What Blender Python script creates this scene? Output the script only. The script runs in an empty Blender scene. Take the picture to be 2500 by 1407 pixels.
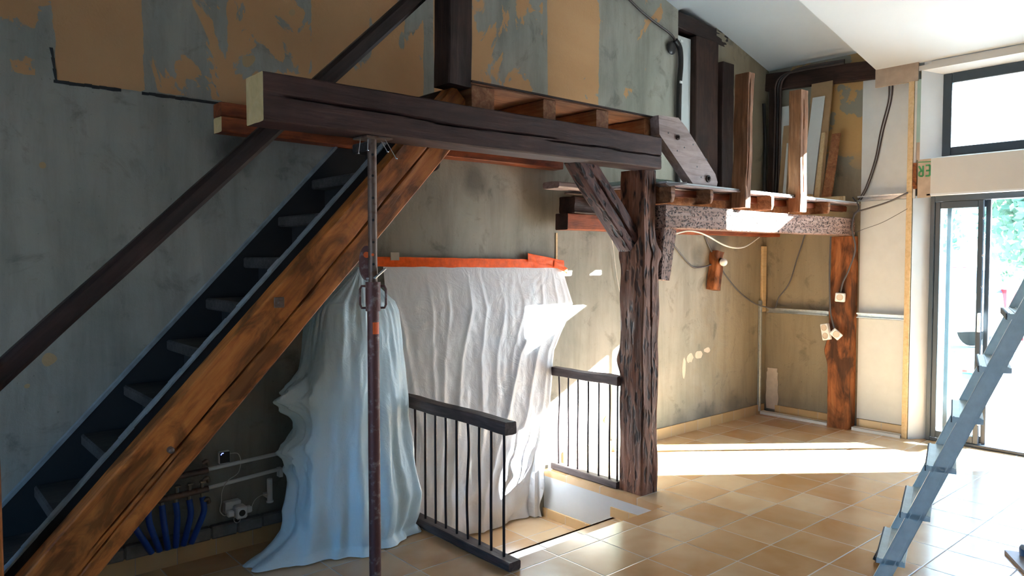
import bpy, math, random
from mathutils import Vector, Matrix, noise
random.seed(7)
scene = bpy.context.scene
PI = math.pi

# ------------------------------------------------------------------ camera, world, sun, exposure
AZ = math.radians(49.15); PITCH = -math.radians(2.351)
fwd = Vector((math.cos(AZ)*math.cos(PITCH), math.sin(AZ)*math.cos(PITCH), math.sin(PITCH)))
cam_d = bpy.data.cameras.new('camera'); cam = bpy.data.objects.new('camera', cam_d)
scene.collection.objects.link(cam)
cam.location = (-6.842, -4.004, 1.600)
cam.rotation_euler = fwd.to_track_quat('-Z', 'Y').to_euler()
cam_d.sensor_width = 36.0; cam_d.lens = 36.0*1790.0/2500.0
cam_d.clip_start = 0.05; cam_d.clip_end = 300
scene.camera = cam

scene.view_settings.view_transform = 'Standard'
scene.view_settings.look = 'None'
scene.view_settings.exposure = 1.15
scene.view_settings.gamma = 1.0
scene.view_settings.use_curve_mapping = False

world = bpy.data.worlds.new('world'); scene.world = world; world.use_nodes = True
wn = world.node_tree.nodes; wl = world.node_tree.links; wn.clear()
w_out = wn.new('ShaderNodeOutputWorld'); w_bg = wn.new('ShaderNodeBackground')
w_tc = wn.new('ShaderNodeTexCoord'); w_sep = wn.new('ShaderNodeSeparateXYZ'); w_cr = wn.new('ShaderNodeValToRGB')
wl.new(w_tc.outputs['Generated'], w_sep.inputs[0]); wl.new(w_sep.outputs['Z'], w_cr.inputs[0])
w_cr.color_ramp.elements[0].position = 0.0; w_cr.color_ramp.elements[0].color = (0.80, 0.92, 1.0, 1)
w_cr.color_ramp.elements[1].position = 0.65; w_cr.color_ramp.elements[1].color = (0.26, 0.52, 1.0, 1)
w_mr = wn.new('ShaderNodeMapRange'); w_mr.inputs[1].default_value = 0.6; w_mr.inputs[2].default_value = -0.6
wl.new(w_sep.outputs['X'], w_mr.inputs[0])
w_mx = wn.new('ShaderNodeMix'); w_mx.data_type = 'RGBA'; wl.new(w_mr.outputs[0], w_mx.inputs[0]); wl.new(w_cr.outputs[0], w_mx.inputs[6])
w_mx.inputs[7].default_value = (0.13, 0.40, 0.78, 1)      # deeper blue away from the sun
wl.new(w_mx.outputs[2], w_bg.inputs['Color']); w_bg.inputs['Strength'].default_value = 6.3
wl.new(w_bg.outputs[0], w_out.inputs[0])

SUN = Vector((-1.0, 0.79, -0.485)).normalized()
sun_d = bpy.data.lights.new('sun', 'SUN'); sun_d.energy = 100.0; sun_d.angle = math.radians(0.55)
sun_d.color = (0.88, 0.95, 1.0)
sun = bpy.data.objects.new('sun', sun_d); scene.collection.objects.link(sun)
sun.rotation_euler = SUN.to_track_quat('-Z', 'Y').to_euler()

def portal(name, loc, rot, sx, sy):
    d = bpy.data.lights.new(name, 'AREA'); d.shape = 'RECTANGLE'; d.size = sx; d.size_y = sy
    d.cycles.is_portal = True
    o = bpy.data.objects.new(name, d); scene.collection.objects.link(o)
    o.location = loc; o.rotation_euler = rot
portal('door_portal', (0.38, -2.2, 1.07), (0, PI/2, 0), 2.14, 1.3)
portal('window_portal', (0.38, -2.2, 2.82), (0, PI/2, 0), 0.75, 1.2)
portal('side_window_portal', (-9.6, -2.35, 0.92), (0, -PI/2, 0), 1.25, 1.9)

# ------------------------------------------------------------------ material helpers
class NT:
    def __init__(s, name):
        s.m = bpy.data.materials.new(name); s.m.use_nodes = True
        s.t = s.m.node_tree; s.n = s.t.nodes; s.l = s.t.links
        s.bsdf = s.n['Principled BSDF']; s.out = s.n['Material Output']
    def new(s, k, **kw):
        n = s.n.new(k)
        for a, b in kw.items(): setattr(n, a, b)
        return n
    def link(s, a, b): s.l.new(a, b)
    def coords(s, kind='Object', scale=(1, 1, 1)):
        if kind == 'World': o = s.new('ShaderNodeNewGeometry').outputs['Position']
        else: o = s.new('ShaderNodeTexCoord').outputs[kind]
        mp = s.new('ShaderNodeMapping'); mp.inputs['Scale'].default_value = scale
        s.link(o, mp.inputs[0]); return mp.outputs[0]
    def noise(s, co, scale, detail=4, rough=0.55, dist=0.0):
        n = s.new('ShaderNodeTexNoise'); n.inputs['Scale'].default_value = scale
        n.inputs['Detail'].default_value = detail; n.inputs['Roughness'].default_value = rough
        n.inputs['Distortion'].default_value = dist
        s.link(co, n.inputs['Vector']); return n.outputs['Fac']
    def ramp(s, f, stops, interp='LINEAR'):
        r = s.new('ShaderNodeValToRGB'); r.color_ramp.interpolation = interp
        while len(r.color_ramp.elements) < len(stops): r.color_ramp.elements.new(0.5)
        for e, (p, c) in zip(r.color_ramp.elements, stops):
            e.position = p; e.color = (c[0], c[1], c[2], 1) if hasattr(c, '__len__') else (c, c, c, 1)
        s.link(f, r.inputs[0]); return r.outputs[0]
    def mix(s, f, a, b, mode='MIX'):
        n = s.new('ShaderNodeMix', data_type='RGBA', blend_type=mode)
        for i, x in ((0, f), (6, a), (7, b)):
            if hasattr(x, 'is_linked') or hasattr(x, 'links'): s.link(x, n.inputs[i])
            elif i == 0: n.inputs[0].default_value = x
            else: n.inputs[i].default_value = (x[0], x[1], x[2], 1)
        return n.outputs[2]
    def math(s, op, a, b=None, c=None, clamp=False):
        n = s.new('ShaderNodeMath', operation=op); n.use_clamp = clamp
        for i, x in enumerate((a, b, c)):
            if x is None: continue
            if hasattr(x, 'links'): s.link(x, n.inputs[i])
            else: n.inputs[i].default_value = x
        return n.outputs[0]
    def bump(s, h, strength=0.3, dist=0.01, prev=None):
        n = s.new('ShaderNodeBump'); n.inputs['Strength'].default_value = strength
        n.inputs['Distance'].default_value = dist; s.link(h, n.inputs['Height'])
        if prev: s.link(prev, n.inputs['Normal'])
        return n.outputs[0]
    def set(s, color=None, rough=None, metal=None, normal=None, **kw):
        for key, x in (('Base Color', color), ('Roughness', rough), ('Metallic', metal), ('Normal', normal)):
            if x is None: continue
            if hasattr(x, 'links'): s.link(x, s.bsdf.inputs[key])
            elif key == 'Base Color': s.bsdf.inputs[key].default_value = (x[0], x[1], x[2], 1)
            else: s.bsdf.inputs[key].default_value = x
        for k, x in kw.items(): s.bsdf.inputs[k.replace('_', ' ')].default_value = x
        return s.m

def wood(name, dark, mid, light, grain=1.0, rough=0.65, bump=0.5, pits=0.0, stain=0.4, blotch=3.0, pscale=46, pstretch=(0.75, 1, 1)):
    s = NT(name)
    co = s.coords('Object', (1.2, 14*grain, 14*grain)); co2 = s.coords('Object', (1, 2.2, 2.2))
    g = s.noise(co, 2.6, 7, 0.62, 0.6); b = s.noise(co2, blotch, 4, 0.6, 0.8)
    col = s.ramp(g, [(0.25, dark), (0.5, mid), (0.78, light)])
    st = s.ramp(b, [(0.42, 1.0), (0.62, 1.0-stain)])
    col = s.mix(1.0, col, st, 'MULTIPLY')
    fine = s.noise(s.coords('Object', (3, 60, 60)), 4, 3, 0.6)
    nrm = s.bump(g, bump, 0.006); nrm = s.bump(fine, bump*0.5, 0.003, nrm)
    if pits > 0:
        v = s.new('ShaderNodeTexVoronoi'); v.inputs['Scale'].default_value = pscale
        pc = s.coords('Object', pstretch); dn = s.new('ShaderNodeTexNoise'); dn.inputs['Scale'].default_value = 30
        s.link(pc, dn.inputs['Vector'])
        ad = s.new('ShaderNodeVectorMath', operation='MULTIPLY_ADD'); s.link(dn.outputs['Color'], ad.inputs[0])
        ad.inputs[1].default_value = (0.05, 0.05, 0.05); s.link(pc, ad.inputs[2]); s.link(ad.outputs[0], v.inputs['Vector'])
        pm = s.ramp(v.outputs['Distance'], [(0.24, 0.0), (0.48, 1.0)])
        area = s.ramp(s.noise(co2, 1.7, 2), [(0.42-0.25*pits, 0.0), (0.58-0.2*pits, 1.0)])
        pm2 = s.math('MAXIMUM', pm, s.math('SUBTRACT', 1.0, area))
        col = s.mix(pm2, (dark[0]*0.25, dark[1]*0.25, dark[2]*0.25), col)
        nrm = s.bump(pm2, 0.9, 0.008, nrm)
    return s.set(col, rough, None, nrm, Specular_IOR_Level=0.3)

def plain(name, col, rough=0.5, metal=0.0, var=0.12, scale=8, bump=0.15, kind='Object', **kw):
    s = NT(name); co = s.coords(kind)
    n = s.noise(co, scale, 5, 0.6)
    c2 = tuple(max(0, c*(1-var)) for c in col); c3 = tuple(min(1, c*(1+var)) for c in col)
    return s.set(s.ramp(n, [(0.3, c2), (0.7, c3)]), rough, metal, s.bump(n, bump, 0.004), **kw)

def worn_metal(name, base, rust, amount=0.5, rough=0.5, metal=0.6, scale=30):
    s = NT(name); co = s.coords('Object')
    n = s.noise(co, scale, 6, 0.65); m = s.ramp(n, [(amount-0.05, 0), (amount+0.07, 1)])
    return s.set(s.mix(m, rust, base), rough, metal, s.bump(n, 0.3, 0.002))

# ------------------------------------------------------------------ materials
M = {}
M['beam'] = wood('dark_purple_brown_oak', (0.030, 0.012, 0.010), (0.060, 0.025, 0.020), (0.105, 0.050, 0.041), stain=0.3)
M['cut'] = wood('fresh_sawn_end_grain', (0.58, 0.38, 0.16), (0.72, 0.50, 0.23), (0.80, 0.60, 0.32), grain=0.3, stain=0.15)
M['stringer'] = wood('orange_brown_oak', (0.20, 0.050, 0.010), (0.46, 0.135, 0.026), (0.58, 0.21, 0.050), grain=0.8, stain=0.65, rough=0.5, blotch=4.5)
M['handrail'] = wood('nearly_black_wood', (0.014, 0.007, 0.006), (0.028, 0.013, 0.011), (0.055, 0.028, 0.022), rough=0.5, stain=0.4)
M['tread'] = wood('dusty_dark_tread_wood', (0.028, 0.024, 0.023), (0.060, 0.052, 0.050), (0.11, 0.097, 0.09), rough=0.6, stain=0.4)
M['lit_edge'] = plain('bluish_lit_edge', (0.20, 0.23, 0.25), 0.6, var=0.3, scale=12)  # grey stringer top edges, the bluish light on them put into the colour
M['riser'] = plain('blackened_riser', (0.010, 0.009, 0.010), 0.8)
M['post'] = wood('weathered_post_oak', (0.10, 0.034, 0.017), (0.21, 0.080, 0.040), (0.31, 0.16, 0.105), stain=0.45, pits=0.16, bump=0.9, pscale=30, pstretch=(0.28, 1, 1))
M['pitted'] = wood('worm_eaten_oak', (0.15, 0.075, 0.050), (0.30, 0.17, 0.125), (0.42, 0.29, 0.24), pits=1.0, stain=0.2, bump=0.6, pscale=62, pstretch=(0.6, 1, 1))
M['brace'] = wood('knobbly_brace_oak', (0.045, 0.014, 0.010), (0.115, 0.038, 0.025), (0.20, 0.09, 0.065), pits=0.12, stain=0.4, bump=1.0, pscale=30, pstretch=(0.35, 1, 1))
M['plank_grey'] = wood('greyed_plank', (0.24, 0.17, 0.16), (0.38, 0.29, 0.27), (0.50, 0.40, 0.38), stain=0.25)
M['joist'] = wood('orange_joist', (0.16, 0.055, 0.020), (0.34, 0.135, 0.055), (0.50, 0.25, 0.12), stain=0.3)
M['redwood'] = wood('red_brown_timber', (0.13, 0.025, 0.009), (0.30, 0.070, 0.022), (0.38, 0.10, 0.034), stain=0.45)
M['darktimber'] = wood('dark_wall_timber', (0.018, 0.009, 0.007), (0.045, 0.020, 0.014), (0.08, 0.038, 0.028), stain=0.5)
M['upright'] = wood('upright_oak', (0.13, 0.045, 0.014), (0.25, 0.10, 0.038), (0.38, 0.20, 0.11), stain=0.3, bump=0.9)
M['post2'] = wood('far_post_oak', (0.10, 0.030, 0.010), (0.30, 0.095, 0.026), (0.40, 0.16, 0.06), stain=0.8, blotch=2.6, grain=0.7)
M['pine'] = wood('pale_pine', (0.50, 0.34, 0.17), (0.62, 0.45, 0.25), (0.70, 0.54, 0.33), stain=0.08, bump=0.15)
M['mdf'] = plain('brown_board', (0.36, 0.23, 0.12), 0.7, var=0.08)
M['whiteboard'] = plain('white_faced_board', (0.60, 0.62, 0.61), 0.6, var=0.04)
M['sooty'] = wood('grey_rail_wood', (0.040, 0.026, 0.024), (0.085, 0.058, 0.054), (0.15, 0.115, 0.105), stain=0.3)
M['rebar'] = plain('dark_iron_bar', (0.035, 0.022, 0.022), 0.45, 0.6)
M['ceiling'] = plain('white_ceiling_paint', (0.54, 0.56, 0.57), 0.75, var=0.03, scale=1.5, bump=0.05, kind='World')
M['paint'] = plain('white_plaster_paint', (0.68, 0.71, 0.73), 0.6, var=0.04, scale=3, kind='World')
M['plasterboard'] = plain('raw_plasterboard', (0.56, 0.55, 0.52), 0.8, var=0.04, scale=2.5, bump=0.05, kind='World')
M['brownboard'] = plain('brown_paper_board', (0.42, 0.32, 0.24), 0.8, var=0.15, scale=9, kind='World')
M['greenboard'] = plain('pale_green_board', (0.30, 0.42, 0.37), 0.8, var=0.05, kind='World')
M['greenink'] = plain('green_ink', (0.06, 0.26, 0.10), 0.7)
M['anthracite'] = plain('anthracite_frame', (0.045, 0.062, 0.078), 0.35, 0.0, var=0.05)
M['alu'] = plain('brushed_aluminium', (0.72, 0.84, 0.86), 0.42, 0.05, var=0.08, scale=20)
M['galv'] = worn_metal('galvanised_track', (0.60, 0.64, 0.66), (0.50, 0.54, 0.56), 0.45, 0.35, 0.8)
M['proprust'] = worn_metal('rusty_red_prop', (0.13, 0.050, 0.045), (0.26, 0.20, 0.18), 0.40, 0.55, 0.25, 22)
M['proptop'] = worn_metal('rusty_grey_prop_tube', (0.17, 0.115, 0.09), (0.11, 0.05, 0.03), 0.42, 0.5, 0.4, 18)
M['nail'] = plain('zinc_nail', (0.75, 0.77, 0.8), 0.25, 1.0)
M['orangepaint'] = plain('orange_paint', (0.85, 0.13, 0.02), 0.5, Emission_Strength=0)
M['tape'] = plain('orange_tape', (0.90, 0.11, 0.008), 0.45, var=0.2, scale=25, bump=0.6, Specular_IOR_Level=0.2)
M['cable'] = plain('dark_grey_cable', (0.085, 0.08, 0.085), 0.45)
M['browncable'] = plain('brown_cable', (0.05, 0.03, 0.025), 0.4)
M['blackpipe'] = plain('black_pipe', (0.014, 0.012, 0.012), 0.3)
M['whitecable'] = plain('white_cable', (0.72, 0.68, 0.60), 0.4)
M['whiteplastic'] = plain('white_plastic', (0.80, 0.80, 0.78), 0.35, var=0.03)
M['black'] = plain('black_plastic', (0.01, 0.01, 0.012), 0.3)
M['bluehose'] = plain('blue_hose', (0.015, 0.07, 0.36), 0.35)
M['brass'] = plain('dull_brass', (0.30, 0.26, 0.20), 0.3, 0.9)
M['mortar'] = plain('grey_mortar', (0.22, 0.21, 0.20), 0.9, var=0.25, scale=14, bump=0.5, kind='World')
M['filler'] = plain('pale_filler', (0.58, 0.49, 0.40), 0.85, var=0.12, scale=12, bump=0.4, kind='World')
M['hollow'] = plain('dark_gap', (0.03, 0.026, 0.024), 0.95)
M['carwhite'] = plain('white_car_paint', (0.8, 0.8, 0.8), 0.25, var=0.01)
M['carglass'] = plain('dark_car_glass', (0.06, 0.07, 0.09), 0.1)
M['red'] = plain('red_plastic', (0.7, 0.03, 0.03), 0.3)
M['blue'] = plain('grey_blue_plastic', (0.10, 0.18, 0.30), 0.4)
M['rubber'] = plain('black_rubber', (0.02, 0.02, 0.02), 0.7)
M['ground'] = plain('pale_concrete_yard', (0.42, 0.42, 0.41), 0.85, var=0.06, scale=1.2, kind='World')
M['bark'] = plain('tree_bark', (0.16, 0.12, 0.09), 0.9, var=0.3, scale=20, bump=0.8)
M['trowelgrey'] = plain('worn_float_grey', (0.30, 0.25, 0.24), 0.5, var=0.2)

def leaf_mat(name, a, b):
    s = NT(name); co = s.coords('Object')
    s.set(s.ramp(s.noise(co, 1.3, 3), [(0.35, a), (0.65, b)]), 0.6)
    tr = s.new('ShaderNodeBsdfTranslucent'); tr.inputs[0].default_value = (b[0], b[1]*1.1, b[2], 1)
    mx = s.new('ShaderNodeMixShader'); mx.inputs[0].default_value = 0.45
    s.link(s.bsdf.outputs[0], mx.inputs[1]); s.link(tr.outputs[0], mx.inputs[2]); s.link(mx.outputs[0], s.out.inputs[0])
    return s.m
M['leaf'] = leaf_mat('tree_leaf', (0.13, 0.20, 0.14), (0.24, 0.34, 0.24))

def glass_mat():
    s = NT('window_glass')
    tr = s.new('ShaderNodeBsdfTransparent'); tr.inputs[0].default_value = (0.93, 0.98, 0.97, 1)
    gl = s.new('ShaderNodeBsdfGlossy'); gl.inputs['Roughness'].default_value = 0.02
    fr = s.new('ShaderNodeFresnel'); fr.inputs[0].default_value = 1.25
    mx = s.new('ShaderNodeMixShader'); s.link(fr.outputs[0], mx.inputs[0])
    s.link(tr.outputs[0], mx.inputs[1]); s.link(gl.outputs[0], mx.inputs[2]); s.link(mx.outputs[0], s.out.inputs[0])
    return s.m
M['glass'] = glass_mat()

def sheet_mat(name, col, trans):
    s = NT(name); co = s.coords('Object')
    n = s.noise(co, 7, 6, 0.6, 1.5); n2 = s.noise(s.coords('Object', (1, 1, 0.35)), 18, 4, 0.6, 0.8)
    nr = s.bump(n, 0.35, 0.02); nr = s.bump(n2, 0.3, 0.008, nr)
    s.set(col, 0.28, 0, nr)
    tl = s.new('ShaderNodeBsdfTranslucent'); tl.inputs[0].default_value = (col[0], col[1], col[2], 1); s.link(nr, tl.inputs['Normal'])
    mx = s.new('ShaderNodeMixShader'); mx.inputs[0].default_value = trans
    s.link(s.bsdf.outputs[0], mx.inputs[1]); s.link(tl.outputs[0], mx.inputs[2])
    tp = s.new('ShaderNodeBsdfTransparent'); mx2 = s.new('ShaderNodeMixShader'); mx2.inputs[0].default_value = 0.05
    s.link(mx.outputs[0], mx2.inputs[1]); s.link(tp.outputs[0], mx2.inputs[2]); s.link(mx2.outputs[0], s.out.inputs[0])
    return s.m
M['sheet'] = sheet_mat('milky_plastic_sheet', (0.93, 0.95, 0.99), 0.10)
M['cover'] = sheet_mat('bluish_plastic_cover', (0.80, 0.95, 0.99), 0.10)

def tile_mat(name, vertical=False):
    s = NT(name)
    pos = s.new('ShaderNodeNewGeometry').outputs['Position']
    sp = s.new('ShaderNodeSeparateXYZ'); s.link(pos, sp.inputs[0])
    T = 0.333
    u = s.math('DIVIDE', s.math('ADD', sp.outputs[0], 4.118), T)
    v = s.math('DIVIDE', s.math('ADD', sp.outputs[1], 1.236), T)
    if vertical:
        u = s.math('DIVIDE', s.math('ADD', s.math('ADD', sp.outputs[0], sp.outputs[1]), 4.118), T*0.6); v = None
    def edge(x, g):
        f = s.math('FRACT', x); d = s.math('MINIMUM', f, s.math('SUBTRACT', 1.0, f))
        return s.math('SUBTRACT', 1.0, s.math('SMOOTH_MIN', s.math('DIVIDE', d, g), 1.0, 0.3))
    g = edge(u, 0.014)
    comb = s.new('ShaderNodeCombineXYZ'); s.link(s.math('FLOOR', u), comb.inputs[0])
    if v is not None:
        g = s.math('MAXIMUM', g, edge(v, 0.014)); s.link(s.math('FLOOR', v), comb.inputs[1])
    wn_ = s.new('ShaderNodeTexWhiteNoise', noise_dimensions='2D'); s.link(comb.outputs[0], wn_.inputs['Vector'])
    ad = s.new('ShaderNodeVectorMath', operation='ADD'); s.link(pos, ad.inputs[0]); s.link(wn_.outputs['Color'], ad.inputs[1])
    n = s.noise(ad.outputs[0], 3.2, 3, 0.5, 0.4)
    f = s.math('ADD', s.math('MULTIPLY', wn_.outputs['Value'], 0.35), s.math('MULTIPLY', n, 0.65))
    if vertical: col = s.ramp(f, [(0.25, (0.54, 0.34, 0.15)), (0.7, (0.66, 0.45, 0.23))])
    else: col = s.ramp(f, [(0.28, (0.44, 0.225, 0.085)), (0.47, (0.52, 0.315, 0.155)), (0.70, (0.62, 0.44, 0.26))])
    gm = s.math('MULTIPLY', g, 1.0, clamp=True)
    dust = s.noise(pos, 9, 6, 0.7)
    col = s.mix(gm, col, (0.42, 0.39, 0.35))
    rough = s.math('ADD', s.math('MULTIPLY', dust, 0.05), s.math('MULTIPLY_ADD', gm, 0.35, 0.19))
    h = s.math('SUBTRACT', 1.0, gm); und = s.noise(pos, 5, 2)
    nr = s.bump(und, 0.06, 0.02); nr = s.bump(h, 0.5, 0.003, nr)
    return s.set(col, rough, 0, nr, IOR=1.6)
M['tile'] = tile_mat('ochre_floor_tiles'); M['basetile'] = tile_mat('ochre_skirting_tiles', True)

def wall_mat(name, paper=True):
    s = NT(name)
    pos = s.new('ShaderNodeNewGeometry').outputs['Position']
    sp = s.new('ShaderNodeSeparateXYZ'); s.link(pos, sp.inputs[0]); X, Y, Z = sp.outputs
    big = s.noise(pos, 1.1, 5, 0.6, 0.4); mid = s.noise(pos, 4.5, 6, 0.65, 0.6); fine = s.noise(pos, 60, 4, 0.6)
    grey = s.ramp(big, [(0.3, (0.215, 0.215, 0.175)), (0.5, (0.305, 0.285, 0.235)), (0.75, (0.385, 0.345, 0.285))])
    tanm = s.math('MULTIPLY', s.ramp(s.math('ADD', X, s.math('MULTIPLY', s.math('SUBTRACT', mid, 0.5), 0.5)), [(0, 0), (1, 1)]), 1.0)
    mr = s.new('ShaderNodeMapRange'); mr.inputs[1].default_value = -1.15; mr.inputs[2].default_value = -0.55
    s.link(s.math('ADD', X, s.math('MULTIPLY', s.math('SUBTRACT', mid, 0.5), 0.9)), mr.inputs[0])
    col = s.mix(mr.outputs[0], grey, (0.29, 0.235, 0.155))
    # dark speckles and smears of the plaster itself
    sk = s.ramp(mid, [(0.30, 0.62), (0.44, 1.0)])
    vs_ = s.new('ShaderNodeMapping'); vs_.inputs['Scale'].default_value = (5.0, 5.0, 0.7); s.link(pos, vs_.inputs[0])
    col = s.mix(1.0, col, s.ramp(s.noise(vs_.outputs[0], 1.0, 6, 0.7, 0.3), [(0.34, 0.76), (0.55, 1.0), (0.7, 1.06)]), 'MULTIPLY')
    col = s.mix(1.0, col, sk, 'MULTIPLY')
    spk = s.ramp(s.noise(pos, 34, 3, 0.8), [(0.28, 0.55), (0.34, 1.0)])
    col = s.mix(1.0, col, spk, 'MULTIPLY')
    if paper:
        # ochre wallpaper left in torn strips; each strip of paper tore off differently
        mrx = s.new('ShaderNodeMapRange'); mrx.inputs[1].default_value = -7.0; mrx.inputs[2].default_value = -1.0
        s.link(X, mrx.inputs[0])
        def px(x): return (x+7.0)/6.0
        # (left x of a strip, cover at its left, cover at its right)
        strips = [(-7.0, .58, .58), (-6.27, .40, .36), (-6.19, .82, .72), (-5.82, .38, .50), (-5.39, .70, .62), (-5.20, .58, .50), (-4.90, .88, .80), (-4.68, .66, .54), (-4.12, .10, .10), (-4.05, .85, .85), (-3.75, .56, .40), (-3.07, .2, .2), (-3.02, 1.0, 1.0), (-2.68, .74, .62), (-2.46, .42, .36), (-1.9, .44, .30)]
        st_ = []
        for k, (x0, a, b_) in enumerate(strips):
            x1 = strips[k+1][0] if k+1 < len(strips) else -1.0
            st_ += [(px(x0)+0.0006, a), (px(x1)-0.0006, b_)]
        bias = s.ramp(mrx.outputs[0], st_)
        pc = s.new('ShaderNodeMapping'); pc.inputs['Scale'].default_value = (1.0, 1.0, 0.62); s.link(pos, pc.inputs[0])
        pn = s.noise(pc.outputs[0], 3.4, 10, 0.62, 0.7)
        f = s.math('ADD', pn, s.math('MULTIPLY', s.math('SUBTRACT', bias, 0.5), 0.8))
        low = s.new('ShaderNodeMapRange'); low.inputs[1].default_value = 2.40; low.inputs[2].default_value = 2.44
        s.link(Z, low.inputs[0]); f = s.math('MULTIPLY', f, low.outputs[0])
        pm = s.ramp(f, [(0.512, 0), (0.524, 1)])
        ochre = s.ramp(big, [(0.35, (0.47, 0.245, 0.105)), (0.7, (0.56, 0.315, 0.145))])
        col = s.mix(pm, col, ochre)
        # small scraps of paper lower down along the stair
        lp = s.math('MULTIPLY', s.math('GREATER_THAN', s.noise(pos, 3.3, 2, 0.4), 0.70), s.math('LESS_THAN', X, -4.6))
        col = s.mix(lp, col, (0.42, 0.28, 0.14))
        # dark blotches under some beams, by the bulb block and near the floor
        def dark_blotch(cx, cz, r, k):
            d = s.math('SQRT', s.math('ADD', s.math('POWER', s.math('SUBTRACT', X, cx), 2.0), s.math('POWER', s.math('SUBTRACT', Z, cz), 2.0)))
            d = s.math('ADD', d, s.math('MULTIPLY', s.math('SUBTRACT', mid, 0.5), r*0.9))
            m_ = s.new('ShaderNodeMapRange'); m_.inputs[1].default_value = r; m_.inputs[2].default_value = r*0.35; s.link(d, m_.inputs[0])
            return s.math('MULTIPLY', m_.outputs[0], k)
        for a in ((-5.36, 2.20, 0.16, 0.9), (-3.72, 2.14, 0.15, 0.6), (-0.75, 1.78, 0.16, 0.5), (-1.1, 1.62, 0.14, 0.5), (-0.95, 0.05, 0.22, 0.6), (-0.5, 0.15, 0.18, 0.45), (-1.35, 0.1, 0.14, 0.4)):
            col = s.mix(dark_blotch(*a), col, (0.05, 0.045, 0.035))
    if not paper:
        q1 = s.math('ADD', s.noise(pos, 3.6, 7, 0.6), 0.0)
        zz = s.new('ShaderNodeMapRange'); zz.inputs[1].default_value = 2.35; zz.inputs[2].default_value = 2.6; s.link(Z, zz.inputs[0])
        yy = s.new('ShaderNodeMapRange'); yy.inputs[1].default_value = -0.45; yy.inputs[2].default_value = -0.85; s.link(Y, yy.inputs[0])
        pmB = s.ramp(s.math('ADD', q1, s.math('MULTIPLY', s.math('MULTIPLY', zz.outputs[0], yy.outputs[0]), 0.14)), [(0.60, 0), (0.615, 1)])
        col = s.mix(s.math('MULTIPLY', pmB, zz.outputs[0]), s.mix(zz.outputs[0], col, (0.25, 0.24, 0.19)), (0.46, 0.28, 0.11))
    # darker grey towards the floor, with an uneven edge
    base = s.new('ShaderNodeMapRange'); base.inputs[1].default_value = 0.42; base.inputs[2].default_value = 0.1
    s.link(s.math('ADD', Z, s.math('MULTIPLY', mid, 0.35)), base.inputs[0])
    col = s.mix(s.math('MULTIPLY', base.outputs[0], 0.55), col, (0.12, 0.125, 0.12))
    nr = s.bump(mid, 0.35, 0.02); nr = s.bump(fine, 0.4, 0.004, nr)
    return s.set(col, 0.88, 0, nr)
M['wallA'] = wall_mat('stripped_wallpaper_plaster'); M['wallB'] = wall_mat('tan_plaster', False)

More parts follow.
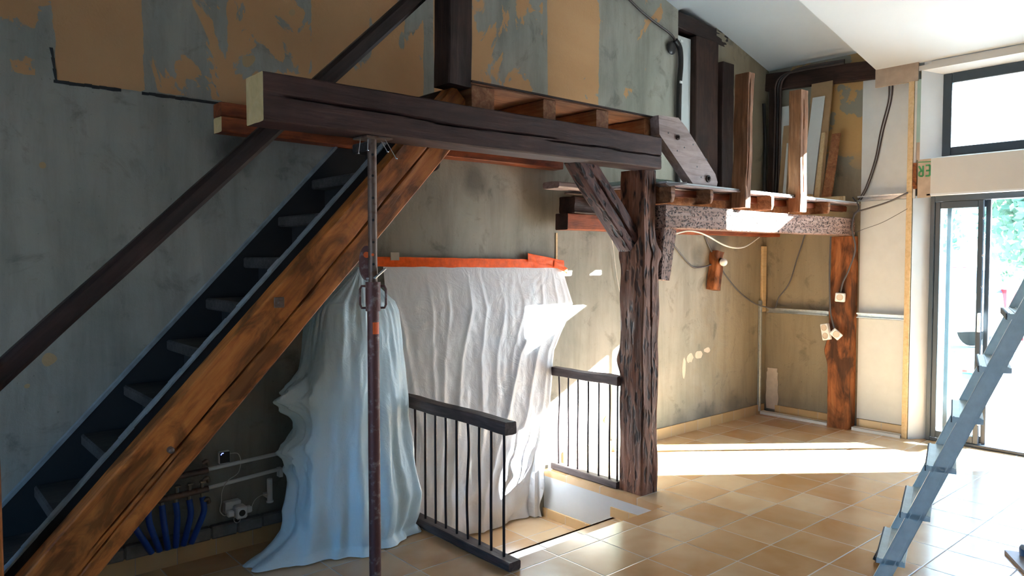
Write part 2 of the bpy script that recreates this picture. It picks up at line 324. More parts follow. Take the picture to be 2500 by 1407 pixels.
# ------------------------------------------------------------------ geometry helpers
C = scene.collection
class MB:
    def __init__(s): s.v = []; s.f = []; s.mi = []
    def add(s, vs, fs, mi=0):
        o = len(s.v); s.v += [tuple(v) for v in vs]; s.f += [tuple(i+o for i in f) for f in fs]; s.mi += [mi]*len(fs); return s
    def box(s, a, b, mi=0, c=0.0):
        x0, y0, z0 = [min(p, q) for p, q in zip(a, b)]; x1, y1, z1 = [max(p, q) for p, q in zip(a, b)]
        if c <= 0:
            vs = [(x, y, z) for z in (z0, z1) for y in (y0, y1) for x in (x0, x1)]
            return s.add(vs, [(0, 2, 3, 1), (4, 5, 7, 6), (0, 1, 5, 4), (2, 6, 7, 3), (0, 4, 6, 2), (1, 3, 7, 5)], mi)
        c = min(c, (x1-x0)*.45, (y1-y0)*.45, (z1-z0)*.45)
        def ring(z, e): return [(x0+e, y0+c if e == 0 else y0+c, z)] if 0 else \
            [(x0+c+e*0, y0+e, z), (x1-c, y0+e, z), (x1-e, y0+c, z), (x1-e, y1-c, z), (x1-c, y1-e, z), (x0+c, y1-e, z), (x0+e, y1-c, z), (x0+e, y0+c, z)]
        rs = [[(x0+c, y0+c, z0), (x1-c, y0+c, z0), (x1-c, y0+c, z0), (x1-c, y1-c, z0), (x1-c, y1-c, z0), (x0+c, y1-c, z0), (x0+c, y1-c, z0), (x0+c, y0+c, z0)],
              ring(z0+c, 0), ring(z1-c, 0),
              [(x0+c, y0+c, z1), (x1-c, y0+c, z1), (x1-c, y0+c, z1), (x1-c, y1-c, z1), (x1-c, y1-c, z1), (x0+c, y1-c, z1), (x0+c, y1-c, z1), (x0+c, y0+c, z1)]]
        vs = [p for r in rs for p in r]; fs = []
        for k in range(3):
            for i in range(8):
                j = (i+1) % 8; fs.append((k*8+i, k*8+j, (k+1)*8+j, (k+1)*8+i))
        fs.append((7, 5, 3, 1)); fs.append((24+1, 24+3, 24+5, 24+7))
        return s.add(vs, fs, mi)
    def obox(s, o, ax, ay, az, mi=0):
        o = Vector(o); ax, ay, az = Vector(ax), Vector(ay), Vector(az)
        vs = [o+ax*i+ay*j+az*k for k in (0, 1) for j in (0, 1) for i in (0, 1)]
        return s.add(vs, [(0, 2, 3, 1), (4, 5, 7, 6), (0, 1, 5, 4), (2, 6, 7, 3), (0, 4, 6, 2), (1, 3, 7, 5)], mi)
    def prism(s, poly, axis, a, b, mi=0):
        def P(p, t):
            if axis == 'y': return (p[0], t, p[1])
            if axis == 'x': return (t, p[0], p[1])
            return (p[0], p[1], t)
        n = len(poly); vs = [P(p, a) for p in poly]+[P(p, b) for p in poly]
        fs = [tuple(range(n)), tuple(range(2*n-1, n-1, -1))]+[(i, (i+1) % n, n+(i+1) % n, n+i) for i in range(n)]
        return s.add(vs, fs, mi)
    def tube(s, pts, r, n=8, mi=0, smooth=True, closed=False):
        pts = [Vector(p) for p in pts]
        if smooth and len(pts) > 2:
            out = []; N = len(pts)
            for i in range(N-1):
                p0 = pts[max(i-1, 0)]; p1 = pts[i]; p2 = pts[i+1]; p3 = pts[min(i+2, N-1)]
                for k in range(6):
                    t = k/6
                    out.append(0.5*((2*p1)+(-p0+p2)*t+(2*p0-5*p1+4*p2-p3)*t*t+(-p0+3*p1-3*p2+p3)*t**3))
            out.append(pts[-1]); pts = out
        rr = r if callable(r) else (lambda t: r)
        vs = []; prev = None
        for i, p in enumerate(pts):
            d = (pts[min(i+1, len(pts)-1)]-pts[max(i-1, 0)]).normalized()
            a = Vector((0, 0, 1)) if abs(d.z) < 0.95 else Vector((1, 0, 0))
            if prev is not None: a = prev
            x = (a-d*a.dot(d)).normalized(); y = d.cross(x); prev = x
            R = rr(i/max(1, len(pts)-1))
            for k in range(n):
                an = 2*PI*k/n; vs.append(p+(x*math.cos(an)+y*math.sin(an))*R)
        fs = []
        for i in range(len(pts)-1):
            for k in range(n):
                fs.append((i*n+k, i*n+(k+1) % n, (i+1)*n+(k+1) % n, (i+1)*n+k))
        fs.append(tuple(range(n-1, -1, -1))); o = (len(pts)-1)*n; fs.append(tuple(o+k for k in range(n)))
        return s.add(vs, fs, mi)
    def cyl(s, a, b, r, n=16, mi=0): return s.tube([a, b], r, n, mi, False)
    def sphere(s, c, r, mi=0, n=12, sc=(1, 1, 1)):
        vs = []; fs = []
        for i in range(1, n):
            th = PI*i/n
            for k in range(2*n):
                ph = PI*k/n; vs.append((c[0]+r*sc[0]*math.sin(th)*math.cos(ph), c[1]+r*sc[1]*math.sin(th)*math.sin(ph), c[2]+r*sc[2]*math.cos(th)))
        t = len(vs); vs += [(c[0], c[1], c[2]+r*sc[2]), (c[0], c[1], c[2]-r*sc[2])]
        m = 2*n
        for i in range(n-2):
            for k in range(m): fs.append((i*m+k, (i+1)*m+k, (i+1)*m+(k+1) % m, i*m+(k+1) % m))
        for k in range(m): fs.append((t, k, (k+1) % m)); fs.append((t+1, (n-2)*m+(k+1) % m, (n-2)*m+k))
        return s.add(vs, fs, mi)
    def build(s, name, mats, parent=None, origin=None, smooth=0, rot=None):
        if not isinstance(mats, (list, tuple)): mats = [mats]
        vs = [Vector(v) for v in s.v]
        if rot is None:
            if origin is None:
                xs = [v.x for v in vs]; ys = [v.y for v in vs]; zs = [v.z for v in vs]
                origin = Vector(((min(xs)+max(xs))/2, (min(ys)+max(ys))/2, min(zs)))
            origin = Vector(origin); vs = [v-origin for v in vs]
        me = bpy.data.meshes.new(name); me.from_pydata([tuple(v) for v in vs], [], s.f)
        for m in mats: me.materials.append(m)
        me.polygons.foreach_set('material_index', s.mi)
        if smooth:
            me.polygons.foreach_set('use_smooth', [True]*len(me.polygons)); me.update()
            me.set_sharp_from_angle(angle=math.radians(smooth))
        me.validate(); me.update()
        o = bpy.data.objects.new(name, me); C.objects.link(o)
        if rot is None: o.location = origin
        else: o.matrix_world = rot
        if parent:
            o.parent = parent
            if rot is None: o.location = origin-parent.location
            else: o.matrix_world = Matrix(rot); o.location = rot.to_translation()-parent.location
        return o

def tag(o, label, cat, group=None):
    o['label'] = label; o['category'] = cat
    if group: o['group'] = group
    return o
def struct(o): o['kind'] = 'structure'; return o
def thing(name, label, cat, loc, group=None):
    o = bpy.data.objects.new(name, None); o.empty_display_size = 0.1; C.objects.link(o); o.location = loc
    return tag(o, label, cat, group)

def timber(name, p0, p1, w, h, mats, parent=None, up=(0, 0, 1), step=0.025, nh=9, nw=4, amp=0.002, wob=0.003, wobf=1.2,
           cracks=(), seed=0, chamfer=0.006, edge=None, ends=(0, 0)):
    """hewn timber: length p0-p1, w = thickness across (local Y), h = height (local Z); front face is local -Y"""
    p0, p1 = Vector(p0), Vector(p1); L = (p1-p0).length; X = (p1-p0).normalized()
    Yv = Vector(up).cross(X).normalized(); Z = X.cross(Yv)
    nl = max(2, int(L/step)); b = MB(); sec = []
    c = chamfer
    for i in range(nh+1): sec.append((-w/2, -h/2+c+(h-2*c)*i/nh, 0))
    for i in range(nw+1): sec.append((-w/2+c+(w-2*c)*i/nw, h/2, 1))
    for i in range(5): sec.append((w/2, h/2-c-(h-2*c)*i/4, 2))
    for i in range(nw+1): sec.append((w/2-c-(w-2*c)*i/nw, -h/2, 3))
    nrm = [(-1, 0), (0, 1), (1, 0), (0, -1)]
    n = len(sec); vs = []
    for i in range(nl+1):
        x = L*i/nl; t = i/nl
        wy = noise.noise(Vector((x*wobf, seed*7.3, 0)))*wob; wz = noise.noise(Vector((x*wobf, seed*3.1, 9)))*wob
        e = edge(t) if edge else (0, 0, 0, 0)      # extra offset of: -Z side, +Z side, -Y side, +Y side
        for (y, z, k) in sec:
            q = Vector((x*3, y*14, z*14))+Vector((seed, seed*2.7, 0))
            d = noise.noise(q)*amp+noise.noise(q*3.1)*amp*0.5
            if k == 0:
                for (t0, t1, zc, cw, cd) in cracks:
                    if t0 < t < t1:
                        s_ = (t-t0)/(t1-t0); k_ = min(1, s_*9, (1-s_)*9)
                        cz = zc(s_)+noise.noise(Vector((x*2.3, zc(0)*40, seed)))*h*0.03
                        dd = abs(z-cz)/(cw*k_+1e-6)
                        if dd < 1: d -= cd*(1-dd)*k_
            fz = (z/h+0.5); fy = (y/w+0.5)
            zz = z+nrm[k][1]*d+wz+(-e[0]*(1-fz)+e[1]*fz); yy = y+nrm[k][0]*d+wy+(-e[2]*(1-fy)+e[3]*fy)
            vs.append((x, yy, zz))
    fs = []
    for i in range(nl):
        for k in range(n):
            fs.append((i*n+k, i*n+(k+1) % n, (i+1)*n+(k+1) % n, (i+1)*n+k))
    b.add(vs, fs, 0)
    b.add([vs[k] for k in range(n)]+[(0, 0, 0)], [(n, (k+1) % n, k) for k in range(n)], ends[0])
    o = nl*n; b.add([vs[o+k] for k in range(n)]+[(L, 0, 0)], [(n, k, (k+1) % n) for k in range(n)], ends[1])
    mat = Matrix((X, Yv, Z)).transposed().to_4x4(); mat.translation = p0
    return b.build(name, mats, parent, rot=mat, smooth=38)

# ------------------------------------------------------------------ the room
T = M['tile']
f = MB()
f.box((-10, -7.6, -0.05), (0.42, -1.115, 0)); f.box((-10, -1.115, -0.05), (-4.37, 0.02, 0)); f.box((-3.06, -1.115, -0.05), (0.09, 0.02, 0))
struct(f.build('floor', T))
struct(MB().box((-4.37, -1.115, -0.24), (-3.06, -0.70, -0.18)).box((-4.37, -0.72, -0.42), (-3.06, 0.32, -0.36)).build('floor_stairwell', T))
# stairwell side walls and step risers
struct(MB().box((-3.06, -1.115, -0.42), (-3.02, 0.0, -0.05)).build('wall_stairwell_right', M['paint']))
struct(MB().box((-4.41, -1.115, -0.42), (-4.37, 0.0, -0.05)).build('wall_stairwell_left', M['paint']))
struct(MB().box((-4.37, -1.155, -0.42), (-3.06, -1.115, -0.05)).build('wall_stairwell_front', M['basetile']))
struct(MB().box((-4.37, -0.72, -0.36), (-3.06, -0.70, -0.18)).build('trim_1', M['basetile']))
struct(MB().box((-3.074, -0.70, -0.36), (-3.06, 0.0, -0.293)).box((-3.074, -1.115, -0.18), (-3.06, -0.68, -0.113)).build('baseboard_stairwell', M['basetile']))
# tiled skirtings
struct(MB().box((-10, -0.015, 0), (-4.42, 0, 0.10)).box((-2.86, -0.015, 0), (0.06, 0, 0.095)).build('baseboard_left', M['basetile']))
struct(MB().box((0.062, -0.75, 0), (0.08, -0.13, 0.095)).box((0.062, -1.38, 0), (0.08, -0.96, 0.095)).build('baseboard_right', M['basetile']))
led = MB()
for i in range(40):
    x0 = -10+i*0.1395; d = 0.05+0.012*noise.noise(Vector((i*0.9, 0, 0))); h = 0.165+0.012*noise.noise(Vector((i*0.7, 5, 0)))
    led.box((x0, -d, 0.098), (x0+0.1396, 0, h), 0, 0.008)
struct(led.build('trim_2', M['mortar']))

# long left wall with a doorway down in the stairwell and an open recess up by the loft
ZT = lambda x: 3.52+0.27*(-x) if x > -5.2 else 3.52+0.27*5.2-0.3*(-5.2-x)
wa = MB(); xs = [-10, -5.2, -4.22, -3.12, -1.44, -0.85, 0.4]
def wcell(x0, x1, z0, z1=None, d=0.35):
    a = z1 if z1 is not None else ZT(x0)+0.03; b_ = z1 if z1 is not None else ZT(x1)+0.03
    wa.prism([(x0, z0), (x1, z0), (x1, b_), (x0, a)], 'y', 0.0, d)
wcell(-10, -5.2, -0.05); wcell(-5.2, -4.22, -0.5); wcell(-4.22, -3.12, 1.42); wcell(-3.12, -1.44, -0.5)
wcell(-1.44, -0.85, -0.05, 2.12); wcell(-0.85, 0.4, -0.05); wa.box((-1.44, 0.20, 3.75), (-0.85, 0.35, 4.6)); wa.box((-4.22, 0.31, -0.5), (-3.12, 0.35, 1.42)); wa.box((-1.44, 0.31, 2.12), (-0.85, 0.35, 4.2))
struct(wa.build('wall_left', M['wallA']))
ck = MB()
pts_ = [(-6.206, 2.575), (-6.200, 2.53), (-6.195, 2.48), (-6.190, 2.43)]
for (x0, z0), (x1, z1) in zip(pts_, pts_[1:]): ck.prism([(x0-.008, z0), (x0+.006, z0), (x1+.004, z1), (x1-.004, z1)], 'y', -0.004, 0.0)
for k in range(24):
    x0 = -6.20+k*0.0315; x1 = x0+0.0318
    if 9 <= k <= 11: continue
    z0 = 2.424+0.004*noise.noise(Vector((k*.9, 0, 0)))
    h0 = 0.008+0.008*abs(noise.noise(Vector((k*.7, 3, 0)))); h1 = 0.008+0.008*abs(noise.noise(Vector(((k+1)*.7, 3, 0))))
    ck.prism([(x0, z0-h0), (x1, z0-h1), (x1, z0+h1*.6), (x0, z0+h0*.6)], 'y', -0.004, 0.0)
struct(ck.build('trim_8', M['hollow']))
# right wall: plaster behind, dry lining in front from the batten on
wb = MB()
wb.box((0.08, -1.43, -0.05), (0.42, 0.0, 3.75))
wb.build('wall_right', M['wallB'])
struct(bpy.data.objects['wall_right'])
wc = MB(); Y0, Y1 = -1.43, -7.6
def wr(ya, yb, z0, z1, x0=0.16, x1=0.42): wc.box((x0, ya, z0), (x1, yb, z1))
wr(-1.43, -1.54, 0, 2.135); wr(-1.43, -7.6, 2.135, 2.47); wr(-1.43, -1.62, 2.47, 3.17); wr(-2.80, -7.6, 2.47, 3.17, 0.12, 0.17); wr(-2.97, -7.6, 2.47, 3.17)
wr(-1.43, -7.6, 3.17, 3.4); wr(-2.86, -7.6, 0, 2.135, 0.16, 0.21); wr(-3.09, -7.6, 0, 2.135)
wc.box((0.012, -1.60, 2.17), (0.16, -2.9, 2.44)); wc.box((0.012, -1.50, 3.22), (0.16, -7.6, 3.30)); wc.box((0.012, -2.95, 0), (0.16, -7.6, 3.3))
struct(wc.build('wall_right_lining', M['paint']))
# plasterboard skins
sk = MB()
sk.box((0, -1.573, 2.150), (0.012, -2.96, 2.450)); sk.box((0, -1.56, 3.213), (0.012, -2.96, 3.275)); sk.box((0, -2.96, 0), (0.012, -7.6, 3.275)); sk.box((0, -2.951, 2.451), (0.012, -2.959, 3.212))
sk.box((0.0, -1.45, 3.213), (0.014, -1.56, 3.255))
struct(sk.build('wall_right_plasterboard', M['plasterboard']))
struct(MB().box((0.0, -1.47, 2.12), (0.012, -1.573, 2.450)).box((0.0, -1.455, 2.45), (0.012, -1.482, 2.60)).box((-0.012, -1.10, 3.13), (0.012, -1.46, 3.29)).build('trim_3', M['brownboard']))
struct(MB().box((0.0, -1.452, 2.60), (0.012, -1.482, 3.14)).build('trim_4', M['greenboard']))
struct(MB().box((0.0, -1.432, 2.12), (0.012, -1.4515, 3.14)).build('trim_5', M['plasterboard']))
# splayed reveals (door left side, window surround)
rv = MB()
rv.add([(0.0, -1.436, 0), (0.16, -1.545, 0), (0.16, -1.545, 2.14), (0.0, -1.436, 2.14), (0.012, -1.43, 0), (0.16, -1.50, 0), (0.16, -1.50, 2.14), (0.012, -1.43, 2.14)],
       [(0, 1, 2, 3), (4, 7, 6, 5), (0, 4, 5, 1), (3, 2, 6, 7), (0, 3, 7, 4), (1, 5, 6, 2)])
rv.add([(0.0, -1.482, 2.450), (0.11, -1.625, 2.474), (0.11, -1.625, 3.170), (0.0, -1.482, 3.215)], [(0, 1, 2, 3)])
rv.add([(0.0, -1.482, 3.215), (0.11, -1.625, 3.170), (0.11, -2.80, 3.170), (0.0, -2.95, 3.215)], [(0, 1, 2, 3)])
rv.add([(0.0, -1.482, 2.450), (0.0, -2.95, 2.450), (0.11, -2.80, 2.474), (0.11, -1.625, 2.474)], [(0, 1, 2, 3)])
rv.add([(0.0, -2.95, 2.450), (0.0, -2.95, 3.215), (0.11, -2.80, 3.170), (0.11, -2.80, 2.474)], [(0, 1, 2, 3)])
rv.box((0.0, -1.545, 2.135), (0.11, -2.95, 2.150)); rv.box((0.0, -2.862, 0), (0.158, -2.959, 2.134))
struct(rv.build('trim_6', M['paint']))
# printed letters ER, upside down, on the brown board
def letters():
    b = MB()
    def stroke(y0, z0, y1, z1, t=0.0075):
        d = Vector((y1-y0, z1-z0)); n_ = Vector((-d.y, d.x)).normalized()*t
        b.prism([(y0+n_.x, z0+n_.y), (y0-n_.x, z0-n_.y), (y1-n_.x, z1-n_.y), (y1+n_.x, z1+n_.y)], 'x', -0.0015, 0.0)
    # wall +Y is to the left in view; text is rotated by 180 degrees
    zb, zt = 2.305, 2.395   # feet of letters are up
    # R rotated: stem on right side of its cell
    y = -1.512
    stroke(y, zb, y, zt); stroke(y, zb, y+0.028, zb+0.003); stroke(y+0.028, zb+0.003, y+0.033, zb+0.02); stroke(y+0.033, zb+0.02, y+0.026, zb+0.042); stroke(y+0.026, zb+0.042, y, zb+0.046)
    stroke(y+0.012, zb+0.046, y+0.034, zt)
    y = -1.566
    stroke(y, zb, y, zt); stroke(y, zb, y+0.034, zb); stroke(y, (zb+zt)/2, y+0.03, (zb+zt)/2); stroke(y, zt, y+0.034, zt)
    stroke(-1.472, 2.428, -1.573, 2.424, 0.004)
    return b
ol = letters().build('printed_letters', M['greenink']); tag(ol, 'green printed letters ER upside down on brown board beside the window', 'lettering')

# ceilings
ce = MB()
def cprism(p, y0, y1): ce.prism(p, 'y', y0, y1)
def low(x): return 3.285-0.217*x if x > -5.2 else 3.285+0.217*5.2-0.3*(-5.2-x)
cprism([(0.42, low(0.42)-0.0), (-5.2, low(-5.2)), (-5.2, 4.75+0.35), (0.42, 3.9)], -7.6, -1.104)
cprism([(-5.2, low(-5.2)), (-10, low(-10)), (-10, low(-10)+0.5), (-5.2, 5.1)], -7.6, -1.104)
struct(ce.build('ceiling', M['ceiling']))
cu = MB()
cu.prism([(0.42, ZT(0.42)), (-1.15, ZT(-1.15)), (-1.15, ZT(-1.15)+0.2), (0.42, ZT(0.42)+0.2)], 'y', -1.104, 0.40)
cu.prism([(-1.15, ZT(-1.15)), (-1.46, ZT(-1.46)), (-1.46, ZT(-1.46)+0.3), (-1.15, ZT(-1.15)+0.3)], 'y', -1.104, 0.36)
cu.prism([(-1.44, 3.785), (-5.2, 3.785+0.27*3.76), (-5.2, 5.15), (-1.44, 4.25)], 'y', -1.104, 0.0)
cu.prism([(-5.2, 4.8), (-10, 3.4), (-10, 3.7), (-5.2, 5.15)], 'y', -1.104, 0.0)
struct(cu.build('ceiling_upper', M['ceiling']))
# far walls of the room (behind and left of the camera), one with a window opening
bw = MB()
bw.box((-10, -7.6, -0.05), (0.42, -7.2, 4.5))
struct(bw.build('wall_back', M['paint']))
lw = MB()
lw.box((-10, -7.6, 0), (-9.7, -3.3, 4)); lw.box((-10, -1.4, 0), (-9.7, 0, 4)); lw.box((-10, -3.3, 0), (-9.7, -1.4, 0.3)); lw.box((-10, -3.3, 1.55), (-9.7, -1.4, 4))
struct(lw.build('wall_far_left', M['paint']))

# ------------------------------------------------------------------ door and window
an = M['anthracite']
d1 = MB(); X0, X1 = 0.10, 0.20
d1.box((X0, -1.542, 0), (X1, -1.577, 2.135), 0, .004); d1.box((X0, -2.825, 0), (X1, -2.86, 2.135), 0, .004)
d1.box((X0, -1.577, 2.085), (X1, -2.825, 2.135), 0, .004); d1.box((X0, -1.577, 0.0), (X1, -2.825, 0.028), 0, .004)
door = struct(d1.build('door_1', an))
def sash(name, ya, yb, x0, x1, st=0.045, z0=0.03, z1=2.084, rail=0.06):
    b = MB()
    b.box((x0, ya, z0), (x1, ya-st, z1), 0, .004); b.box((x0, yb+st, z0), (x1, yb, z1), 0, .004)
    b.box((x0, ya-st, z0), (x1, yb+st, z0+rail), 0, .004); b.box((x0, ya-st, z1-rail), (x1, yb+st, z1), 0, .004)
    o = b.build(name, an, door)
    g = MB().box(((x0+x1)/2-.004, ya-st, z0+rail), ((x0+x1)/2+.004, yb+st, z1-rail)).build('pane', M['glass'])
    g.parent = o; g.location = g.location-o.location-door.location
    return o
sash('sash', -1.578, -1.945, 0.112, 0.145, 0.04); sash('sliding_sash', -1.655, -1.985, 0.158, 0.190, 0.036)
hd = MB().box((0.085, -1.925, 0.98), (0.112, -1.945, 1.14), 0, .004).build('door_handle', M['alu'], door)
for z in (1.93, 1.62, 1.36, 0.42, 0.20):
    MB().cyl((0.106, -1.948, z), (0.112, -1.948, z), 0.008, 10).build('screw_cap', M['nail'], door)
w1 = MB(); WX0, WX1 = 0.10, 0.16
w1.box((WX0, -1.62, 2.47), (WX1, -1.69, 3.17), 0, .005); w1.box((WX0, -2.73, 2.47), (WX1, -2.80, 3.17), 0, .005)
w1.box((WX0, -1.69, 2.47), (WX1, -2.73, 2.545), 0, .005); w1.box((WX0, -1.69, 3.085), (WX1, -2.73, 3.17), 0, .005)
win = struct(w1.build('window_1', an))
MB().box((0.125, -1.69, 2.545), (0.133, -2.73, 3.085)).build('pane', M['glass'], win)

# ------------------------------------------------------------------ main dark beam and stair
timber('main_beam', (-5.610, -0.905, 2.276), (-2.953, -0.905, 2.282), 0.185, 0.205, [M['beam'], M['cut']], nh=44, step=0.014, amp=0.0022, wob=0.006,
       cracks=[(0.0, 0.40, lambda s: 0.008-0.004*s-0.022*max(0, s-0.6)*2, 0.0075, 0.03), (0.30, 0.66, lambda s: -0.012+0.012*s, 0.0065, 0.028),
               (0.60, 0.86, lambda s: -0.018+0.006*s, 0.006, 0.025), (0.82, 1.01, lambda s: -0.022+0.004*s, 0.006, 0.025)], seed=3, ends=(1, 0))
tag(bpy.data.objects['main_beam'], 'long dark brown beam with a pale sawn end, held up by the steel prop', 'beam')

stair = thing('staircase', 'steep dark wooden staircase with an orange-brown stringer climbing the left wall', 'staircase', (-6.6, -0.4, 0))
pst0 = Vector((-6.72, -0.765, -0.165+0.12)); sl = 1.066
# centre line of outer stringer
def cz(x): return 0.45+sl*(x+6.431)-0.163
xa, xb = -6.55, -4.40
timber('stringer', (xa, -0.750, cz(xa)), (xb, -0.750, cz(xb)), 0.10, 0.222, [M['stringer'], M['joist']], stair, nh=40, step=0.016, amp=0.0018, wob=0.007,
       cracks=[(0.0, 0.30, lambda s: -0.052+0.01*s, 0.004, 0.02), (0.10, 0.60, lambda s: -0.02-0.004*s, 0.0045, 0.022), (0.52, 1.0, lambda s: -0.028+0.035*s, 0.005, 0.024)], seed=5, ends=(0, 1))['label'] = 'orange-brown outer stringer with long cracks'
ws = MB(); wx0, wx1 = -6.9, -4.77
ws.prism([(wx0, max(0, 0.58+1.06*(wx0+6.325))), (wx1, 0.60+1.06*(wx1+6.325)), (-4.50, 2.25), (-4.50, 0.28+1.06*(-4.50+6.325)), (-6.6, 0.0), (wx0, 0.0)], 'y', -0.03, -0.001)
ws.build('back_stringer', M['riser'], stair)
MB().prism([(wx0, 0.022), (wx0, 0.002), (-6.32, 0.603), (wx1, 0.600+1.06*(wx1+6.325)), (wx1, 0.622+1.06*(wx1+6.325)), (-6.33, 0.618)], 'y', -0.034, -0.001).build('stringer_lit_edge', M['lit_edge'], stair)  # thin added strip, paints the light along the wall stringer's top edge
i1 = MB(); i1.prism([(-6.80, 0.09), (-4.60, 0.09+1.063*2.2), (-4.60, -0.17+1.063*2.2), (-6.64, 0.0)], 'y', -0.665, -0.628); i1.build('inner_stringer', M['riser'], stair)
b = MB()
for k in range(44):
    x0 = -6.80+k*0.05; z0 = 0.09+1.063*(x0+6.80); hh = 0.012+0.008*noise.noise(Vector((k*.8, 0, 0)))
    b.prism([(x0, z0), (x0+0.051, z0+0.054), (x0+0.051, z0+0.054+hh), (x0, z0+hh)], 'y', -0.672+0.006*noise.noise(Vector((k*.7, 9, 0))), -0.624)
b.build('inner_lit_edge', M['lit_edge'], stair)  # same painted light along the top of the inner stringer
nose = [(-6.725, 0.125), (-6.52, 0.34), (-6.325, 0.552), (-6.131, 0.761), (-5.943, 0.974), (-5.740, 1.182), (-5.544, 1.389), (-5.341, 1.604), (-5.145, 1.829), (-4.941, 2.048), (-4.731, 2.262)]
for i, (x, z) in enumerate(nose):
    yw = -0.035 if i < len(nose)-1 else -0.135
    w = MB(); th = 0.056; e = [random.uniform(-.004, .004) for _ in range(4)]
    w.box((x, -0.560, z-th+e[0]), (x+0.255, yw, z+e[0]*.3), 0, 0.008)
    w.box((x+0.04, -0.628, z-th+e[0]), (x+0.255, -0.561, z-0.004), 0, 0.004)
    w.build('tread', M['tread'], stair, smooth=30)
    zb = nose[i-1][1] if i else 0.0
    MB().box((x+0.085, -0.628, zb), (x+0.105, yw, z-th)).build('riser', M['riser'], stair)
for (x, z, sq) in ((-5.47, 1.39, True), (-5.945, 0.80, False)):
    zz = cz(x)+(0.085 if sq else 0.0)
    b = MB(); b.sphere((x, -0.815, zz), 0.012, 0, 8, (1, .8, 1))
    if sq: b.box((x-.026, -0.812, zz-.022), (x+.022, -0.804, zz+.026), 0, .003)
    b.cyl((x, -0.818, zz), (x, -0.795, zz), 0.014, 12); b.build('bolt', M['proptop'], stair, smooth=40)
hr = thing('stair_handrail', 'nearly black slanted handrail passing behind the long dark beam', 'handrail', (-6.56, -0.8, 0))
timber('rail', (-6.58, -0.765, 1.11), (-4.572, -0.765, 3.071), 0.075, 0.080, M['handrail'], hr, nh=6, nw=4, amp=0.0015, chamfer=0.016, wob=0.006, seed=9)
timber('newel_post', (-6.576, -0.765, 0.0), (-6.576, -0.765, 1.22), 0.10, 0.10, M['stringer'], hr, up=(-1, 0, 0), nh=5, amp=0.001)
hr['label'] = 'nearly black slanted handrail passing behind the long dark beam'

# ------------------------------------------------------------------ loft above the stairwell
wbm = thing('ledger_beam', 'red-brown double beam fixed to the left wall under the small loft', 'beam', (-4.2, -0.06, 2.25))
timber('upper_timber', (-5.474, -0.062, 2.374), (-2.98, -0.062, 2.374), 0.118, 0.072, [M['redwood'], M['cut']], wbm, seed=11)
timber('lower_timber', (-5.474, -0.062, 2.296), (-2.98, -0.062, 2.296), 0.118, 0.080, [M['redwood'], M['cut']], wbm, seed=12, ends=(1, 0))
lb = ['widest orange joist end of the small loft, left of the others', 'narrow orange joist end above the middle of the long dark beam', 'orange joist end third from the left above the long dark beam', 'orange joist end of the small loft right beside the grey bolted plank']
for i, (a, b) in enumerate([(-4.405, -4.249), (-3.877, -3.777), (-3.421, -3.310), (-2.955, -2.868)]):
    w = b-a
    o = timber('loft_joist', ((a+b)/2, -0.855, 2.457), ((a+b)/2, 0.0, 2.457), w, 0.142, M['joist'], nh=6, nw=4, seed=20+i, amp=0.002)
    tag(o, lb[i], 'joist', 'joists of the small loft')
b = MB(); b.box((-4.43, -0.87, 2.530), (-2.90, -0.002, 2.5375), 0); 
o = b.build('loft_floor_board', M['joist']); tag(o, 'thin board floor of the small loft lying on the orange joists', 'floorboard')
o = MB().box((-4.425, -0.885, 2.538), (-2.905, -0.86, 2.546)).build('edge_strip', M['darktimber'], o)
timber('loft_king_post', (-4.492, -0.80, 2.51), (-4.460, -0.80, 4.05), 0.145, 0.150, M['darktimber'], up=(-1, 0, 0), nh=8, amp=0.004, wob=0.02, seed=31)
tag(bpy.data.objects['loft_king_post'], 'dark rough vertical post rising from the small loft to the roof', 'post')
timber('trimmer_joist', (-4.455, -0.69, 2.46), (-4.455, 0.0, 2.46), 0.05, 0.12, M['darktimber'], seed=33)
tag(bpy.data.objects['trimmer_joist'], 'dark trimmer joist at the foot of the dark loft post', 'joist')
o = MB().box((-4.33, -0.30, 2.235), (-4.23, -0.122, 2.30), 0, .004).build('timber_offcut', M['cut']); tag(o, 'pale sawn timber offcut under the small loft behind the beam', 'offcut')
o = MB().tube([(-4.17, -0.20, 2.375), (-4.17, -0.20, 2.20), (-4.17, -0.17, 2.165), (-4.17, -0.135, 2.17)], 0.018, 8).box((-4.19, -0.21, 2.37), (-4.15, -0.1, 2.385)).build('iron_bracket', M['rebar'], smooth=40); tag(o, 'black iron hook bracket hanging below the red-brown wall beam', 'bracket')

